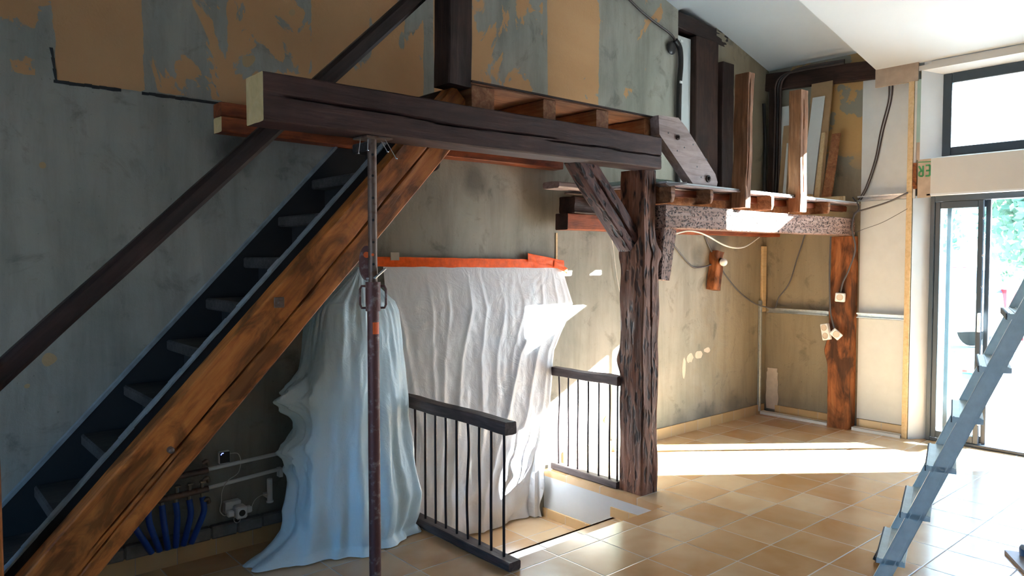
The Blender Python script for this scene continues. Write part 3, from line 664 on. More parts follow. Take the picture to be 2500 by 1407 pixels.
# ------------------------------------------------------------------ the two posts, braces, low loft
def e1(t):   # gnarly silhouette of post 1 (t along height); offsets: -Z(=+x), +Z(=-x), -Y front, +Y back
    n1 = noise.noise(Vector((t*6, 1, 0)))*0.014; n2 = noise.noise(Vector((t*9, 4, 0)))*0.02
    bul = 0.03*math.exp(-((t-0.41)/0.03)**2)+0.02*math.exp(-((t-0.74)/0.03)**2)
    top = -0.035*max(0, min(1, (t-0.72)/0.1))+0.045*math.exp(-((t-0.745)/0.02)**2)+0.02*math.exp(-((t-0.55)/0.05)**2)
    return (n1+top, 0.0, n2*0.35, n2*0.7+bul)
o = MB().box((-0.006, -1.436, 2.20), (0.0, -1.468, 2.245)).box((-0.016, -1.433, 2.225), (0.004, -1.464, 2.425), 0, .004).build('foam_block', M['post2']); tag(o, 'orange block squeezed beside the batten left of the printed board', 'block')
o = timber('oak_post', (-2.920, -0.795, 0.0), (-2.920, -0.795, 2.186), 0.205, 0.170, M['post'], up=(-1, 0, 0), nh=26, nw=24, step=0.014, amp=0.006, wob=0.008, wobf=3,
           edge=e1, cracks=[(0.52, 0.84, lambda s: 0.005, 0.010, 0.06), (0.25, 0.56, lambda s: -0.005, 0.004, 0.03)], seed=41, chamfer=0.010)
tag(o, 'gnarled weathered oak post standing at the corner of the stairwell', 'post')
def e2(t):
    n = noise.noise(Vector((t*4, 8, 0)))*0.012
    return (0.0, 0.012*math.exp(-((t-0.42)/0.06)**2)+n*0.4, 0.004, 0.03*math.exp(-((t-0.40)/0.05)**2)+n)
o = timber('oak_post', (0.005, -0.835, 0.0), (0.005, -0.835, 1.800), 0.20, 0.140, M['post2'], up=(-1, 0, 0), nh=12, nw=14, amp=0.004, wob=0.01, edge=e2, seed=43)
tag(o, 'orange-brown oak post against the far right wall with a knot', 'post')
o = timber('knee_brace', (-3.575, -0.83, 2.235), (-3.035, -0.80, 1.70), 0.10, 0.165, M['brace'], nh=22, nw=8, amp=0.006, wob=0.012, wobf=3, seed=47,
           cracks=[(0.2, 0.95, lambda s: 0.01-0.02*s, 0.012, 0.03)])
tag(o, 'slanted knobbly brace between the long dark beam and the gnarled post', 'brace')
o = timber('low_beam', (-2.835, -0.875, 1.881), (-0.03, -0.875, 1.885), 0.145, 0.158, M['pitted'], nh=16, amp=0.003, wob=0.006, seed=51, step=0.02)
tag(o, 'worm-eaten pitted beam running from the gnarled post to the far post', 'beam')
o = timber('hanging_stub', (-2.712, -0.85, 1.80), (-2.752, -0.86, 1.445), 0.09, 0.150, M['pitted'], up=(-1, 0, 0), nh=12, amp=0.005, wob=0.004, seed=53, edge=lambda t: (-0.05*t, -0.0*t, 0, 0))
tag(o, 'short tapered pitted timber stub hanging below the pitted beam', 'timber stub')
o = timber('red_beam', (-3.017, -0.14, 1.868), (-0.02, -0.14, 1.868), 0.13, 0.12, [M['redwood'], M['darktimber']], seed=55, ends=(1, 1))
tag(o, 'bright red-brown beam along the left wall behind the slanted brace', 'beam')
o = timber('rough_log', (-2.98, -0.16, 1.995), (-1.2, -0.16, 1.995), 0.16, 0.12, M['darktimber'], seed=57, amp=0.008, wob=0.02)
tag(o, 'dark rough timber lying on the red-brown wall beam behind the brace', 'beam')
o = timber('old_plank', (-3.20, -0.21, 2.120), (-2.88, -0.21, 2.118), 0.17, 0.048, M['plank_grey'], seed=59, amp=0.004, wob=0.01, chamfer=.012)
tag(o, 'old grey plank with a rounded dark end poking out left of the gnarled post', 'plank')
# rounded joists under the low loft floor, front ends like tear drops
jl = ['leftmost rounded joist end beside the gnarled post', 'second rounded joist end under the low loft boards, in shade', 'rounded joist end below the left upright', 'sunlit rounded joist end between the two uprights', 'sunlit joist end below the right upright', 'shaded joist end nearest the far orange-brown post']
for i, (x, r, zb_) in enumerate([(-2.795, 0.030, 1.972), (-2.345, 0.023, 1.985), (-1.925, 0.021, 1.968), (-1.52, 0.026, 1.975), (-1.075, 0.021, 1.968), (-0.585, 0.024, 1.985)]):
    b = MB(); sec = []
    prof_ = [(-1, 2.086), (-1, 2.05), (-.95, 2.02), (-.8, zb_+.02), (-.5, zb_+.004), (0, zb_), (.5, zb_+.004), (.8, zb_+.02), (.95, 2.02), (1, 2.05), (1, 2.086)]
    N = len(prof_)
    yf = -0.975 if x not in (-1.925, -1.075) else -0.875
    for y in (yf, yf+.01, -0.6, -0.4, -0.26):
        k = 0.75 if y == yf else 1
        sec += [(x+a*r*k, y, 2.05+(zq-2.05)*k) for a, zq in prof_]
    fs = [tuple(range(N))]
    for s_ in range(4):
        for q in range(N): fs.append((s_*N+q, (s_+1)*N+q, (s_+1)*N+(q+1) % N, s_*N+(q+1) % N))
    fs.append(tuple(4*N+q for q in range(N-1, -1, -1)))
    b.add(sec, fs); o = b.build('rounded_joist', M['upright'], smooth=50); tag(o, jl[i], 'joist', 'rounded joists of the low loft')
o = timber('joist_bearer', (-2.72, -0.835, 2.054), (-0.01, -0.835, 2.054), 0.05, 0.050, M['redwood'], seed=63, amp=0.006, wob=0.012, wobf=4)
tag(o, 'thin red-brown bearer between the pitted beam and the rounded joists', 'bearer')
o = MB().box((-2.86, -0.965, 2.089), (0.055, -0.01, 2.100)).build('loft_board', M['plank_grey']); tag(o, 'lower of the two thin boards forming the low loft floor', 'board')
o = MB().box((-2.84, -0.955, 2.103), (0.04, -0.01, 2.114)).build('loft_board', M['whiteboard']); tag(o, 'upper pale board of the low loft floor, sunlit at its edge', 'board')
o = MB().box((-2.80, -0.80, 2.116), (-2.55, -0.35, 2.150), 0, .01).build('folded_sheet', M['greenboard']); tag(o, 'pale green folded offcut lying on the low loft by the gnarled post', 'offcut')
o = MB().prism([(-2.85, 2.075), (-2.66, 2.105), (-2.66, 2.118), (-2.90, 2.09)], 'y', -0.99, -0.90).build('tarp_flap', M['sooty']); tag(o, 'small dark flap where the low loft boards meet the gnarled post', 'flap')
# grey plank sloping from small loft down to low loft
pl = thing('sloping_plank', 'broad grey plank with bolt holes sloping from the small loft to the low loft', 'plank', (-2.5, -0.88, 2.118))
b = MB(); b.prism([(-2.905, 2.545), (-2.69, 2.555), (-2.60, 2.50), (-2.245, 2.205), (-2.215, 2.15), (-2.225, 2.118), (-2.515, 2.118), (-2.895, 2.42)], 'y', -0.935, -0.862)
b.build('board', M['plank_grey'], pl)
for (x, z, r) in ((-2.70, 2.42, 0.018), (-2.34, 2.165, 0.026)):
    MB().cyl((x, -0.945, z), (x, -0.93, z), r, 12).sphere((x, -0.945, z), r*0.55).build('bolt', M['darktimber'], pl, smooth=40)
for (x, z) in ((-2.80, 2.44), (-2.62, 2.36), (-2.52, 2.39), (-2.47, 2.24), (-2.36, 2.30), (-2.70, 2.33), (-2.42, 2.17)):
    MB().cyl((x, -0.9365, z), (x, -0.93, z), 0.006, 8).build('nail_hole', M['black'], pl)
# uprights on the low loft
for i, (x0, x1, yb, z1) in enumerate([(-1.965, -1.890, -0.885, 2.975), (-1.160, -1.042, -0.90, 2.965)]):
    o = timber('loft_upright', ((x0+x1)/2, (-1.005+yb)/2, 1.975), ((x0+x1)/2+(0.035 if i == 0 else 0), (-1.005+yb)/2, z1), abs(-1.005-yb), x1-x0, M['upright'], up=(-1, 0, 0), nh=12, nw=10,
               amp=0.006, wob=0.008, wobf=4, seed=70+i, step=0.015, cracks=[(0.1, 1.0, lambda s: 0.012, 0.006, 0.02)])
    tag(o, ['split narrow upright timber on the low loft, the left one', 'thicker square upright timber on the low loft, half in sunlight'][i], 'upright', 'uprights on the low loft')

# recess beside the papered wall
o = MB().box((-1.438, 0.03, 2.13), (-1.212, 0.05, 3.58)).build('plasterboard_sheet', M['whiteboard']); tag(o, 'narrow white panel in the recess right of the papered wall', 'panel')
o = timber('recess_post', (-1.03, 0.06, 2.13), (-1.03, 0.06, 3.60), 0.18, 0.35, M['darktimber'], up=(-1, 0, 0), seed=81, amp=0.004)
tag(o, 'wide dark red-brown timber post in the recess beside the white panel', 'post')
o = timber('recess_post', (-0.745, -0.035, 2.118), (-0.745, -0.035, 3.43), 0.065, 0.185, M['handrail'], up=(-1, 0, 0), seed=82, amp=0.004)
tag(o, 'blackened vertical timber on the wall right of the recess', 'post')
o = timber('recess_lintel', (-1.438, 0.06, 3.71), (-0.66, 0.06, 3.66), 0.12, 0.14, M['handrail'], seed=83, amp=0.006)
tag(o, 'black timber lintel across the top of the recess under the ceiling', 'beam')
o = timber('gable_plate', (0.042, -1.100, 3.30), (0.042, -0.005, 3.37), 0.07, 0.17, M['darktimber'], seed=84, amp=0.004, wob=.01, up=(0, 0, 1))
tag(o, 'dark wall plate timber high on the far right wall under the ceiling', 'beam')
o = timber('corner_stud', (0.03, -0.11, 2.12), (0.03, -0.11, 3.28), 0.08, 0.13, M['darktimber'], seed=85, up=(-1, 0, 0))
tag(o, 'dark vertical stud in the loft corner behind the black pipes', 'post')
for i, dy in enumerate((0, 0.028, 0.056)):
    o = MB().tube([(-0.08, -0.85, 3.39+i*.012), (-0.085, -0.45, 3.40+i*.012), (-0.085, -0.24-dy, 3.385), (-0.08, -0.17-dy, 3.30), (-0.075, -0.165-dy, 3.1), (-0.075, -0.16-dy, 2.6), (-0.07, -0.15-dy, 2.13)], 0.011, 8).build('bent_pipe', M['blackpipe'] if i == 1 else M['browncable'], smooth=60)
    tag(o, ['bent dark pipe nearest the loft corner', 'middle bent black pipe in the loft corner', 'bent dark pipe furthest from the loft corner'][i], 'pipe', 'bent pipes in the loft corner')
o = MB().tube([(-0.06, -0.03, 3.15), (-0.04, -0.04, 2.8), (-0.06, -0.05, 2.4), (-0.11, -0.09, 2.13)], 0.016, 8).build('conduit', M['blackpipe'], smooth=60); tag(o, 'loose black conduit hanging down the loft corner', 'conduit')
# boards leaning against the far wall on the loft
def leaner(name, lab, yb0, yb1, yt0, yt1, zt, mat, x=0.0, th=0.018, zb=2.117, z_t2=None):
    xb, xt = x-0.10, x+0.0
    f_ = lambda y, z: (xb+(xt-xb)*(z-zb)/(3.3-zb), y, z)
    vs = [f_(yb0, zb), f_(yb1, zb), f_(yt1, z_t2 or zt), f_(yt0, zt)]
    vs += [(v[0]+th, v[1], v[2]) for v in vs]
    o = MB().add(vs, [(0, 1, 2, 3), (7, 6, 5, 4), (0, 4, 5, 1), (1, 5, 6, 2), (2, 6, 7, 3), (3, 7, 4, 0)]).build(name, mat); tag(o, lab, 'board', 'boards leaning in the loft'); return o
leaner('leaning_board', 'tall brown board leaning behind all others in the loft', -0.47, -0.66, -0.50, -0.705, 3.27, M['mdf'], 0.0)
leaner('leaning_board', 'white-faced narrow board leaning in front of the tall brown board', -0.46, -0.585, -0.53, -0.648, 3.13, M['whiteboard'], -0.025, .012)
leaner('leaning_board', 'pale pine batten leaning beside the white-faced board', -0.60, -0.65, -0.64, -0.675, 2.78, M['pine'], -0.030)
leaner('leaning_board', 'rough orange-brown board leaning right of the tall brown board', -0.66, -0.755, -0.735, -0.81, 2.76, M['joist'], -0.01)
leaner('leaning_board', 'tan board half hidden behind the thicker loft upright', -0.22, -0.40, -0.24, -0.42, 2.90, M['mdf'], -0.01)
leaner('leaning_board', 'thin white strip leaning left of the thicker loft upright', -0.285, -0.32, -0.30, -0.315, 2.72, M['whiteboard'], -0.04, .008)
leaner('leaning_board', 'pale torn board standing high in the loft corner', -0.20, -0.34, -0.20, -0.34, 3.10, M['whiteboard'], 0.012, .006)
o = MB().box((-0.16, -0.90, 2.116), (-0.12, -0.60, 2.166), 0, .003).build('timber_offcut', M['pine']); tag(o, 'long pale pine offcut lying on the low loft below the boards', 'offcut')
o = MB().box((-0.20, -0.52, 2.168-.05), (-0.13, -0.60, 2.20), 0, .003).build('timber_offcut', M['pine']); tag(o, 'short pale pine block on the low loft below the boards', 'offcut')

# ------------------------------------------------------------------ right wall fittings
o = MB().box((-0.012, -1.385, 0.0), (0.0, -1.430, 3.135), 0, .002).box((0, -1.39, 0), (0.07, -1.428, 3.13)).build('pine_batten', M['pine']); tag(o, 'tall pale pine batten from floor to ceiling by the door reveal', 'batten')
o = MB().box((0.066, -0.958, 0.10), (0.0795, -1.388, 3.30)).build('lining_board', M['whiteboard']); tag(o, 'white lining board between the far post and the pine batten', 'board')
def channel(a, b, w=0.045, d=0.03, name='metal_track', mat='galv'):
    a, b = Vector(a), Vector(b); D = b-a
    m_ = MB()
    if abs(D.z) < .01:
        m_.box((a.x, a.y, a.z), (b.x+d, b.y, a.z+.003)); m_.box((a.x, a.y, a.z+w), (b.x+d, b.y, a.z+w+.003)); m_.box((a.x+d, a.y, a.z), (a.x+d+.003, b.y, a.z+w))
        m_.box((a.x, a.y, a.z), (a.x+.002, b.y, a.z+.010)); m_.box((a.x, a.y, a.z+w-.010), (a.x+.002, b.y, a.z+w))
    return m_.build(name, M[mat])
tag(channel((0.0, -0.066, 1.045), (0.0, -0.69, 1.045)), 'horizontal metal track on the tan wall left of the far post', 'metal track')
tag(channel((0.0, -0.965, 1.045), (0.0, -1.385, 1.045)), 'horizontal metal track on the white board right of the far post', 'metal track')
tag(channel((0.0, -0.955, 2.120), (0.0, -1.385, 2.120)), 'upper horizontal metal track on the white board near the loft', 'metal track')
def floor_track(ya, yb):
    return MB().box((-0.03, ya, 0), (0.03, yb, 0.004)).box((-0.033, ya, 0), (-0.03, yb, 0.03)).box((0.03, ya, 0), (0.033, yb, 0.03)).box((-0.033, ya, 0.027), (0.033, yb, 0.030)).build('floor_track', M['whiteplastic'])
tag(floor_track(-0.02, -0.735), 'white floor track from the corner to the far post', 'floor track')
tag(floor_track(-0.955, -1.384), 'white floor track between the far post and the pine batten', 'floor track')
o = MB().box((-0.062, -0.030, 0.03), (-0.032, -0.002, 1.165), 0, .003).build('corner_track', M['galv']); tag(o, 'thin vertical metal track rising from the floor in the corner', 'metal track')
o = MB().box((-0.03, -0.028, 1.05), (0.045, -0.002, 1.72), 0, .004).build('corner_batten', M['pine']); tag(o, 'tan wooden strip high in the corner above the vertical track', 'batten')
fl = MB()
N = 26; L_ = []; R_ = []
for i in range(N+1):
    z = 0.05+0.42*i/N; wv = noise.noise(Vector((z*9, 0, 0)))*0.014
    L_.append((-0.028-wv*.6-(0.012 if i > N-3 else 0), z)); R_.append((-0.155+wv+(0.012 if i > N-3 else 0), z))
fl.prism(L_+R_[::-1], 'x', 0.068, 0.0795)
o = fl.build('filler_patch', M['filler']); tag(o, 'pale filler patch in the tan wall just above the corner skirting', 'filler patch')
sc = MB(); 
for k, (x, z, w, h) in enumerate([(-1.31, 0.60, .05, .19), (-1.22, 0.68, .10, .09), (-1.08, 0.70, .12, .07), (-0.95, 0.73, .10, .05)]):
    pts = []
    for q in range(12):
        a = 2*PI*q/12; r = 1+0.35*noise.noise(Vector((k*3.3, q*1.7, 0))); pts.append((x+math.cos(a)*w/2*r, z+math.sin(a)*h/2*r))
    sc.prism(pts, 'y', -0.0025, 0.0)
o = sc.build('paper_scraps', M['filler']); tag(o, 'torn pinkish paper scraps low on the left wall near the corner', 'paper scrap'); o['kind'] = 'stuff'
o = MB().prism([(-2.945, 1.79), (-2.925, 1.79), (-2.925, 1.59), (-2.938, 1.57), (-2.945, 1.59)], 'y', -0.006, 0).build('wood_strip', M['pine']); tag(o, 'thin pale wooden strip on the wall above the orange tape end', 'strip')
o = MB().prism([(-2.385, .285), (-2.36, .31), (-2.36, .25), (-2.385, .262)], 'y', -0.012, 0).build('wooden_peg', M['cut']); tag(o, 'small tan wooden peg in the wall behind the far railing', 'peg')
# knotty block with bulb
kb = thing('bulb_block', 'knotty brown wood block in the wall carrying a bare bulb socket', 'wood block', (-0.95, -0.03, 1.30))
timber('block', (-0.925, -0.045, 1.30), (-0.865, -0.045, 1.66), 0.085, 0.11, M['post2'], kb, up=(-1, 0, 0), nh=8, amp=0.010, wob=0.02, wobf=8, seed=91)
sk_ = MB().cyl((-0.86, -0.075, 1.575), (-0.90, -0.125, 1.565), 0.028, 14).build('bulb_socket', M['black'], kb, smooth=40)
MB().sphere((-0.915, -0.145, 1.56), 0.036).build('light_bulb', M['whiteplastic'], kb, smooth=60)
# hanging sockets on cables
def sock(c, yaw, tilt, w, h, d, lab, cat='socket', n=1):
    r = thing('hanging_socket', lab, cat, c); R_ = Matrix.Rotation(yaw, 3, 'Z') @ Matrix.Rotation(tilt, 3, 'X')
    def place(mb, nm, m_):
        mb.v = [tuple(R_ @ Vector(v)+Vector(c)) for v in mb.v]; return mb.build(nm, m_, r, smooth=40)
    place(MB().box((-d, -w/2, -h/2), (0, w/2, h/2), 0, .006), 'housing', M['whiteplastic'])
    for k in range(n):
        z = 0 if n == 1 else (-h/4+h/2*k)
        place(MB().tube([(-d-.001, 0.027*math.cos(a*PI/8), z+0.027*math.sin(a*PI/8)) for a in range(17)], 0.003, 6, 0, False).cyl((-d+.0, 0, z), (-d-.0015, 0, z), 0.024, 18), 'socket_well', M['filler'])
    return r
sock((-0.085, -0.858, 1.235), 0.25, 0.05, 0.085, 0.082, 0.045, 'white single socket dangling on a cable beside the far post')
sock((-0.085, -0.735, 0.905), -0.15, -0.2, 0.080, 0.155, 0.04, 'white double socket hanging tilted left at the far post', n=2)
sock((-0.135, -0.842, 0.895), 0.5, 0.75, 0.095, 0.070, 0.045, 'white socket hanging twisted in front of the tilted double socket')
def cable(lab, pts, r=0.006, mat='cable', name='cable', cat='cable'):
    o = MB().tube(pts, r, 7).build(name, M[mat], smooth=60); return tag(o, lab, cat)
cable('grey cable looping over the far beam down to the single socket', [(0.03, -0.90, 2.16), (-0.04, -0.99, 2.06), (-0.09, -0.965, 1.98), (-0.11, -0.962, 1.86), (-0.10, -0.99, 1.68), (-0.10, -0.93, 1.48), (-0.10, -0.885, 1.38), (-0.10, -0.862, 1.285)], 0.0075)
cable('pair of grey cables dropping behind the beam to the lower sockets', [(-0.10, -0.76, 1.80), (-0.10, -0.755, 1.5), (-0.10, -0.762, 1.25), (-0.105, -0.775, 1.08), (-0.115, -0.82, 0.93)], 0.008)
cable('double brown cable hanging down the white board from the ceiling', [(0.04, -1.20, 3.14), (0.05, -1.19, 3.0), (0.05, -1.13, 2.75), (0.04, -1.09, 2.5), (0.03, -1.02, 2.26), (0.02, -0.955, 2.13)], 0.006, 'browncable')
cable('second brown cable hanging beside the double brown cable', [(0.055, -1.222, 3.14), (0.06, -1.21, 3.0), (0.06, -1.15, 2.75), (0.05, -1.105, 2.5), (0.04, -1.035, 2.26), (0.02, -0.975, 2.13)], 0.006, 'browncable')
cable('thick dark cable crossing from the batten to the loft corner', [(-0.02, -1.40, 2.17), (-0.03, -1.25, 2.10), (-0.04, -1.08, 2.05), (-0.05, -0.97, 2.02), (-0.06, -0.955, 1.99)], 0.008)
cable('thin wire from the batten sagging to the end of the pitted beam', [(-0.02, -1.40, 2.03), (-0.03, -1.2, 1.92), (-0.04, -1.03, 1.86), (-0.05, -0.962, 1.83)], 0.0025)
cable('dark cable drooping from the bulb block to the metal track', [(-0.86, -0.06, 1.56), (-0.72, -0.03, 1.45), (-0.50, -0.03, 1.29), (-0.28, -0.03, 1.18), (-0.10, -0.035, 1.12), (-0.01, -0.12, 1.094), (-0.01, -0.165, 1.10)], 0.007)
cable('dark cable curving from the metal track up to the pitted beam', [(-0.01, -0.165, 1.098), (0.0, -0.19, 1.20), (0.02, -0.29, 1.35), (0.04, -0.36, 1.6), (0.04, -0.44, 1.84)], 0.0065)
cable('dark cable on the wall left of the bulb block', [(-1.50, -0.02, 1.71), (-1.30, -0.012, 1.57), (-1.19, -0.012, 1.515), (-1.05, -0.012, 1.515), (-0.93, -0.03, 1.54)], 0.007)
cable('dark cable rising from the bulb block to the beam', [(-0.90, -0.03, 1.63), (-0.98, -0.012, 1.74), (-1.06, -0.012, 1.88)], 0.009)
cable('white cable sagging below the pitted beam', [(-1.85, -0.30, 1.80), (-1.70, -0.30, 1.825), (-1.55, -0.30, 1.82), (-1.40, -0.30, 1.79), (-1.07, -0.28, 1.705), (-0.75, -0.25, 1.70), (-0.40, -0.2, 1.80)], 0.007, 'whitecable')
cable('thin white string hanging from the wall beam behind the brace', [(-2.44, -0.10, 1.80), (-2.32, -0.03, 1.70), (-2.26, -0.02, 1.45), (-2.19, -0.02, 1.22)], 0.0025, 'whitecable', 'string', 'string')
cd = thing('black_conduit', 'thick black conduit running down the edge of the papered wall', 'conduit', (-1.46, -0.03, 2.7))
MB().tube([(-2.30, -0.015, 3.80), (-2.0, -0.015, 3.67), (-1.785, -0.02, 3.60), (-1.56, -0.02, 3.54), (-1.50, -0.03, 3.47)], 0.010, 8).build('thin_section', M['browncable'], cd, smooth=60)
MB().tube([(-1.52, -0.03, 3.50), (-1.46, -0.035, 3.44), (-1.445, -0.035, 3.3), (-1.465, -0.035, 3.1), (-1.47, -0.035, 2.7), (-1.475, -0.035, 2.13)], 0.024, 10).build('thick_section', M['blackpipe'], cd, smooth=60)
MB().sphere((-1.56, -0.02, 3.43), 0.06, 0, 8, (1, .3, 1)).build('gland', M['blackpipe'], cd, smooth=60)
for z in (3.485, 3.13): MB().box((-1.49, -0.066, z), (-1.455, -0.055, z+.02)).build('clip', M['whiteplastic'], cd)
# white lead in a heap by the post
cable('white extension lead coiled on the floor beside the gnarled post', [(-2.72, -0.55, 0.10), (-2.66, -0.56, 0.012), (-2.50, -0.50, 0.012), (-2.42, -0.35, 0.04), (-2.30, -0.30, 0.012), (-2.28, -0.40, 0.012), (-2.42, -0.52, 0.012), (-2.55, -0.62, 0.012), (-2.60, -0.52, 0.03), (-2.40, -0.45, 0.012)], 0.009, 'whitecable', 'extension_lead')

# ------------------------------------------------------------------ railings
def railing(x, y0, y1, zt0, zt1, wt, ys, rad, lab):
    r = thing('railing', lab, 'railing', (x, (y0+y1)/2, 0), 'stairwell railings')
    timber('top_rail', (x, y0, (zt0+zt1)/2), (x, y1, (zt0+zt1)/2), wt, zt1-zt0, M['sooty'], r, amp=0.004, wob=0.006, wobf=4, seed=int(-x*10), nw=5, step=.015)
    timber('bottom_rail', (x, y0-(0 if y0 > -1 else 0.03), 0.026), (x, y1, 0.026), wt*1.05, 0.048, M['sooty'], r, amp=0.002, seed=2+int(-x*10))
    for y in ys:
        y_, w = (y, 0) if not isinstance(y, tuple) else y
        MB().tube([(x, y_, 0.045), (x, y_+w, 0.3), (x, y_-w, 0.55), (x, y_, zt0+.01)], rad, 8).build('baluster', M['rebar'], r, smooth=50)
    return r
railing(-4.42, -1.195, -0.04, 0.700, 0.766, 0.075, [(-1.14, .002), (-1.035, .002), (-0.935, -.003), (-0.832, .009), (-0.73, 0), (-0.625, .003), (-0.523, 0), (-0.418, 0), (-0.31, .005), (-0.20, 0), (-0.10, 0)], 0.0075,
        'near dark railing with straight iron bars, free end towards the camera')
railing(-2.995, -0.69, -0.04, 0.715, 0.782, 0.060, [(-0.095, .006), (-0.195, -.002), (-0.292, .002), (-0.395, .002), (-0.498, 0), (-0.60, .002), (-0.672, 0)], lambda t: 0.0055+0.002*(1-t) if t < .5 else 0.0055+0.001*t,
        'far dark railing running from the left wall to the gnarled post')

# ------------------------------------------------------------------ steel prop
pr = thing('steel_prop', 'rusty telescopic steel prop holding up the long dark beam', 'steel prop', (-5.045, -0.905, 0))
PX, PY = -5.045, -0.905
MB().box((PX-.07, PY-.07, 0), (PX+.07, PY+.07, .006)).build('base_plate', M['galv'], pr)
MB().cyl((PX, PY, .006), (PX, PY, 1.47), 0.0285, 24).build('outer_tube', M['proprust'], pr, smooth=40)
b = MB().cyl((PX, PY, 1.45), (PX, PY, 2.165), 0.0215, 24)
itb = b.build('inner_tube', M['proptop'], pr, smooth=40)
vd = Vector((-6.842-PX, -4.004-PY, 0)).normalized(); sd = Vector((-vd.y, vd.x, 0))
for z in (2.09, 1.99, 1.885, 1.78, 1.675, 1.57):
    p = Vector((PX, PY, z))+vd*0.0205+sd*0.003
    h_ = MB().cyl(p, p+vd*0.002, 0.0062, 12).build('pin_hole', M['black'], pr)
tp = MB(); tp.box((PX-.065, PY-.065, 2.163), (PX+.075, PY+.065, 2.171)); tp.build('top_plate', M['proptop'], pr)
MB().cyl((PX, PY, 1.345), (PX, PY, 1.485), 0.036, 24).build('collar_nut', M['proprust'], pr, smooth=40)
for s_ in (-1, 1):
    e_ = Vector((PX, PY, 0))+sd*s_*0.034; q = sd*s_
    MB().tube([e_+Vector((0, 0, 1.465)), e_+q*.020+Vector((0, 0, 1.465)), e_+q*.027+Vector((0, 0, 1.45)), e_+q*.027+Vector((0, 0, 1.375)), e_+q*.020+Vector((0, 0, 1.36)), e_+Vector((0, 0, 1.36))], 0.0055, 8, 0, False).build('handle', M['proprust'], pr, smooth=60)
q = Vector((PX, PY, 0))
MB().tube([q-sd*.03+Vector((0, 0, 1.50)), q+sd*.01+vd*.02+Vector((0, 0, 1.505)), q+sd*.06+Vector((0, 0, 1.55))], 0.0055, 8, 0, False).build('locking_pin', M['galv'], pr)
c0 = q-sd*0.030-vd*0.045+Vector((0, 0, 1.585))
pn_ = [(0.036*math.cos(a), 0.075*math.sin(a)-(0.02 if math.sin(a) < 0 else 0)) for a in [2*PI*i/20 for i in range(20)]]
b = MB(); vs = [c0+sd*a+Vector((0, 0, bq)) for a, bq in pn_]; vs += [v-vd*.005 for v in vs]; n_ = 20
b.add(vs, [tuple(range(n_)), tuple(range(2*n_-1, n_-1, -1))]+[(i, (i+1) % n_, n_+(i+1) % n_, n_+i) for i in range(n_)]); b.build('loose_tag_plate', M['proprust'], pr)
b = MB().cyl(c0+Vector((0, 0, .03))+vd*.001, c0+Vector((0, 0, .03))+vd*.003, 0.015, 14); b.build('orange_mark', M['orangepaint'], pr)
MB().cyl(q+vd*0.0215+Vector((0, 0, 1.615)), q+vd*.0235+Vector((0, 0, 1.615)), 0.007, 12).build('orange_mark', M['orangepaint'], pr)
b = MB(); vs = []
for k in range(9):
    an_ = math.atan2(vd.y, vd.x)+(-0.1+1.25*k/8)
    for z in (1.235, 1.292): vs.append((PX+math.cos(an_)*.0292, PY+math.sin(an_)*.0292, z))
b.add(vs, [(2*k, 2*k+2, 2*k+3, 2*k+1) for k in range(8)]); b.build('paint_mark', M['orangepaint'], pr)
for (a, bb, l, dx) in ((-.052, .05, .075, -.01), (-.018, .055, .06, -.002), (.038, .0, .06, .035), (.058, .05, .095, .055)):
    p = q+sd*a+vd*bb*.6+Vector((0, 0, 2.168)); e = p+sd*dx-Vector((0, 0, l))
    MB().cyl(p, e, 0.0021, 6).cyl(e, e-Vector((0, 0, .0025)), 0.006, 8).build('nail', M['nail'], pr)

# ------------------------------------------------------------------ plastic sheet over the doorway, with tape
def sheet():
    b = MB(); NU, NV = 230, 130; vs = []
    top = lambda u: -4.46+1.56*u
    for j in range(NV+1):
        t = j/NV; z = 1.545-1.895*t
        # right edge of the sheet
        if z > 1.25: xr = -2.90+0.11*((1.545-z)/0.295)
        elif z > 0.9: xr = -2.79-0.20*((1.25-z)/0.35)
        else: xr = -2.99-0.12*min(1, (0.9-z)/0.9)
        xl = -4.46+0.13*t
        for i in range(NU+1):
            u = i/NU; x = xl+(xr-xl)*u
            g = min(1, t*5)
            # folds fan out from gathers under the tape
            fold = 0
            for (gu, sp, am) in ((0.02, 0.22, .018), (0.20, 0.06, .016), (0.30, -0.04, .02), (0.42, -.10, .026), (0.47, 0.10, .022), (0.58, 0.07, .012), (0.70, 0.02, .012), (0.86, -0.30, .030), (0.93, -.16, .026), (0.965, -0.03, .022), (0.99, 0.0, .020)):
                c = gu+sp*t; wd = 0.007+0.030*t
                dd = (u-c)/wd
                fold += am*0.62*g*math.exp(-abs(dd)**1.5)*(0.5+0.6*t)
            wv = 0.012*t*math.sin(u*38+3*noise.noise(Vector((u*4, t*2, 0))))*(0.4+0.6*noise.noise(Vector((u*3, 7, 0))))
            cr = 0.008*noise.noise(Vector((x*7, z*3, 2)))*g+0.004*noise.noise(Vector((x*21, z*13, 5)))*g
            low = max(0, (0.35-z)/0.7)
            cr += 0.07*low*noise.noise(Vector((x*5, z*6, 11)))
            y = -0.022-fold-wv*0.6+cr-0.012*g
            if z < 0.45:
                k = min(1, (0.45-z)/0.6); y += 0.13*k*(0.35+u*0.4) if -4.2 < x < -3.12 else 0
            y = min(y, -0.004) if (z > 0.3 or not (-4.18 < x < -3.16)) else y
            if z < -0.10 : x = max(-4.35, min(-3.085, x))
            vs.append((x, y, z))
    fs = [(j*(NU+1)+i, j*(NU+1)+i+1, (j+1)*(NU+1)+i+1, (j+1)*(NU+1)+i) for j in range(NV) for i in range(NU)]
    b.add(vs, fs); return b
o = sheet().build('plastic_door_sheet', M['sheet'], smooth=80)
tag(o, 'milky plastic sheet taped over the doorway in the stairwell', 'plastic sheet')
tpb = MB()
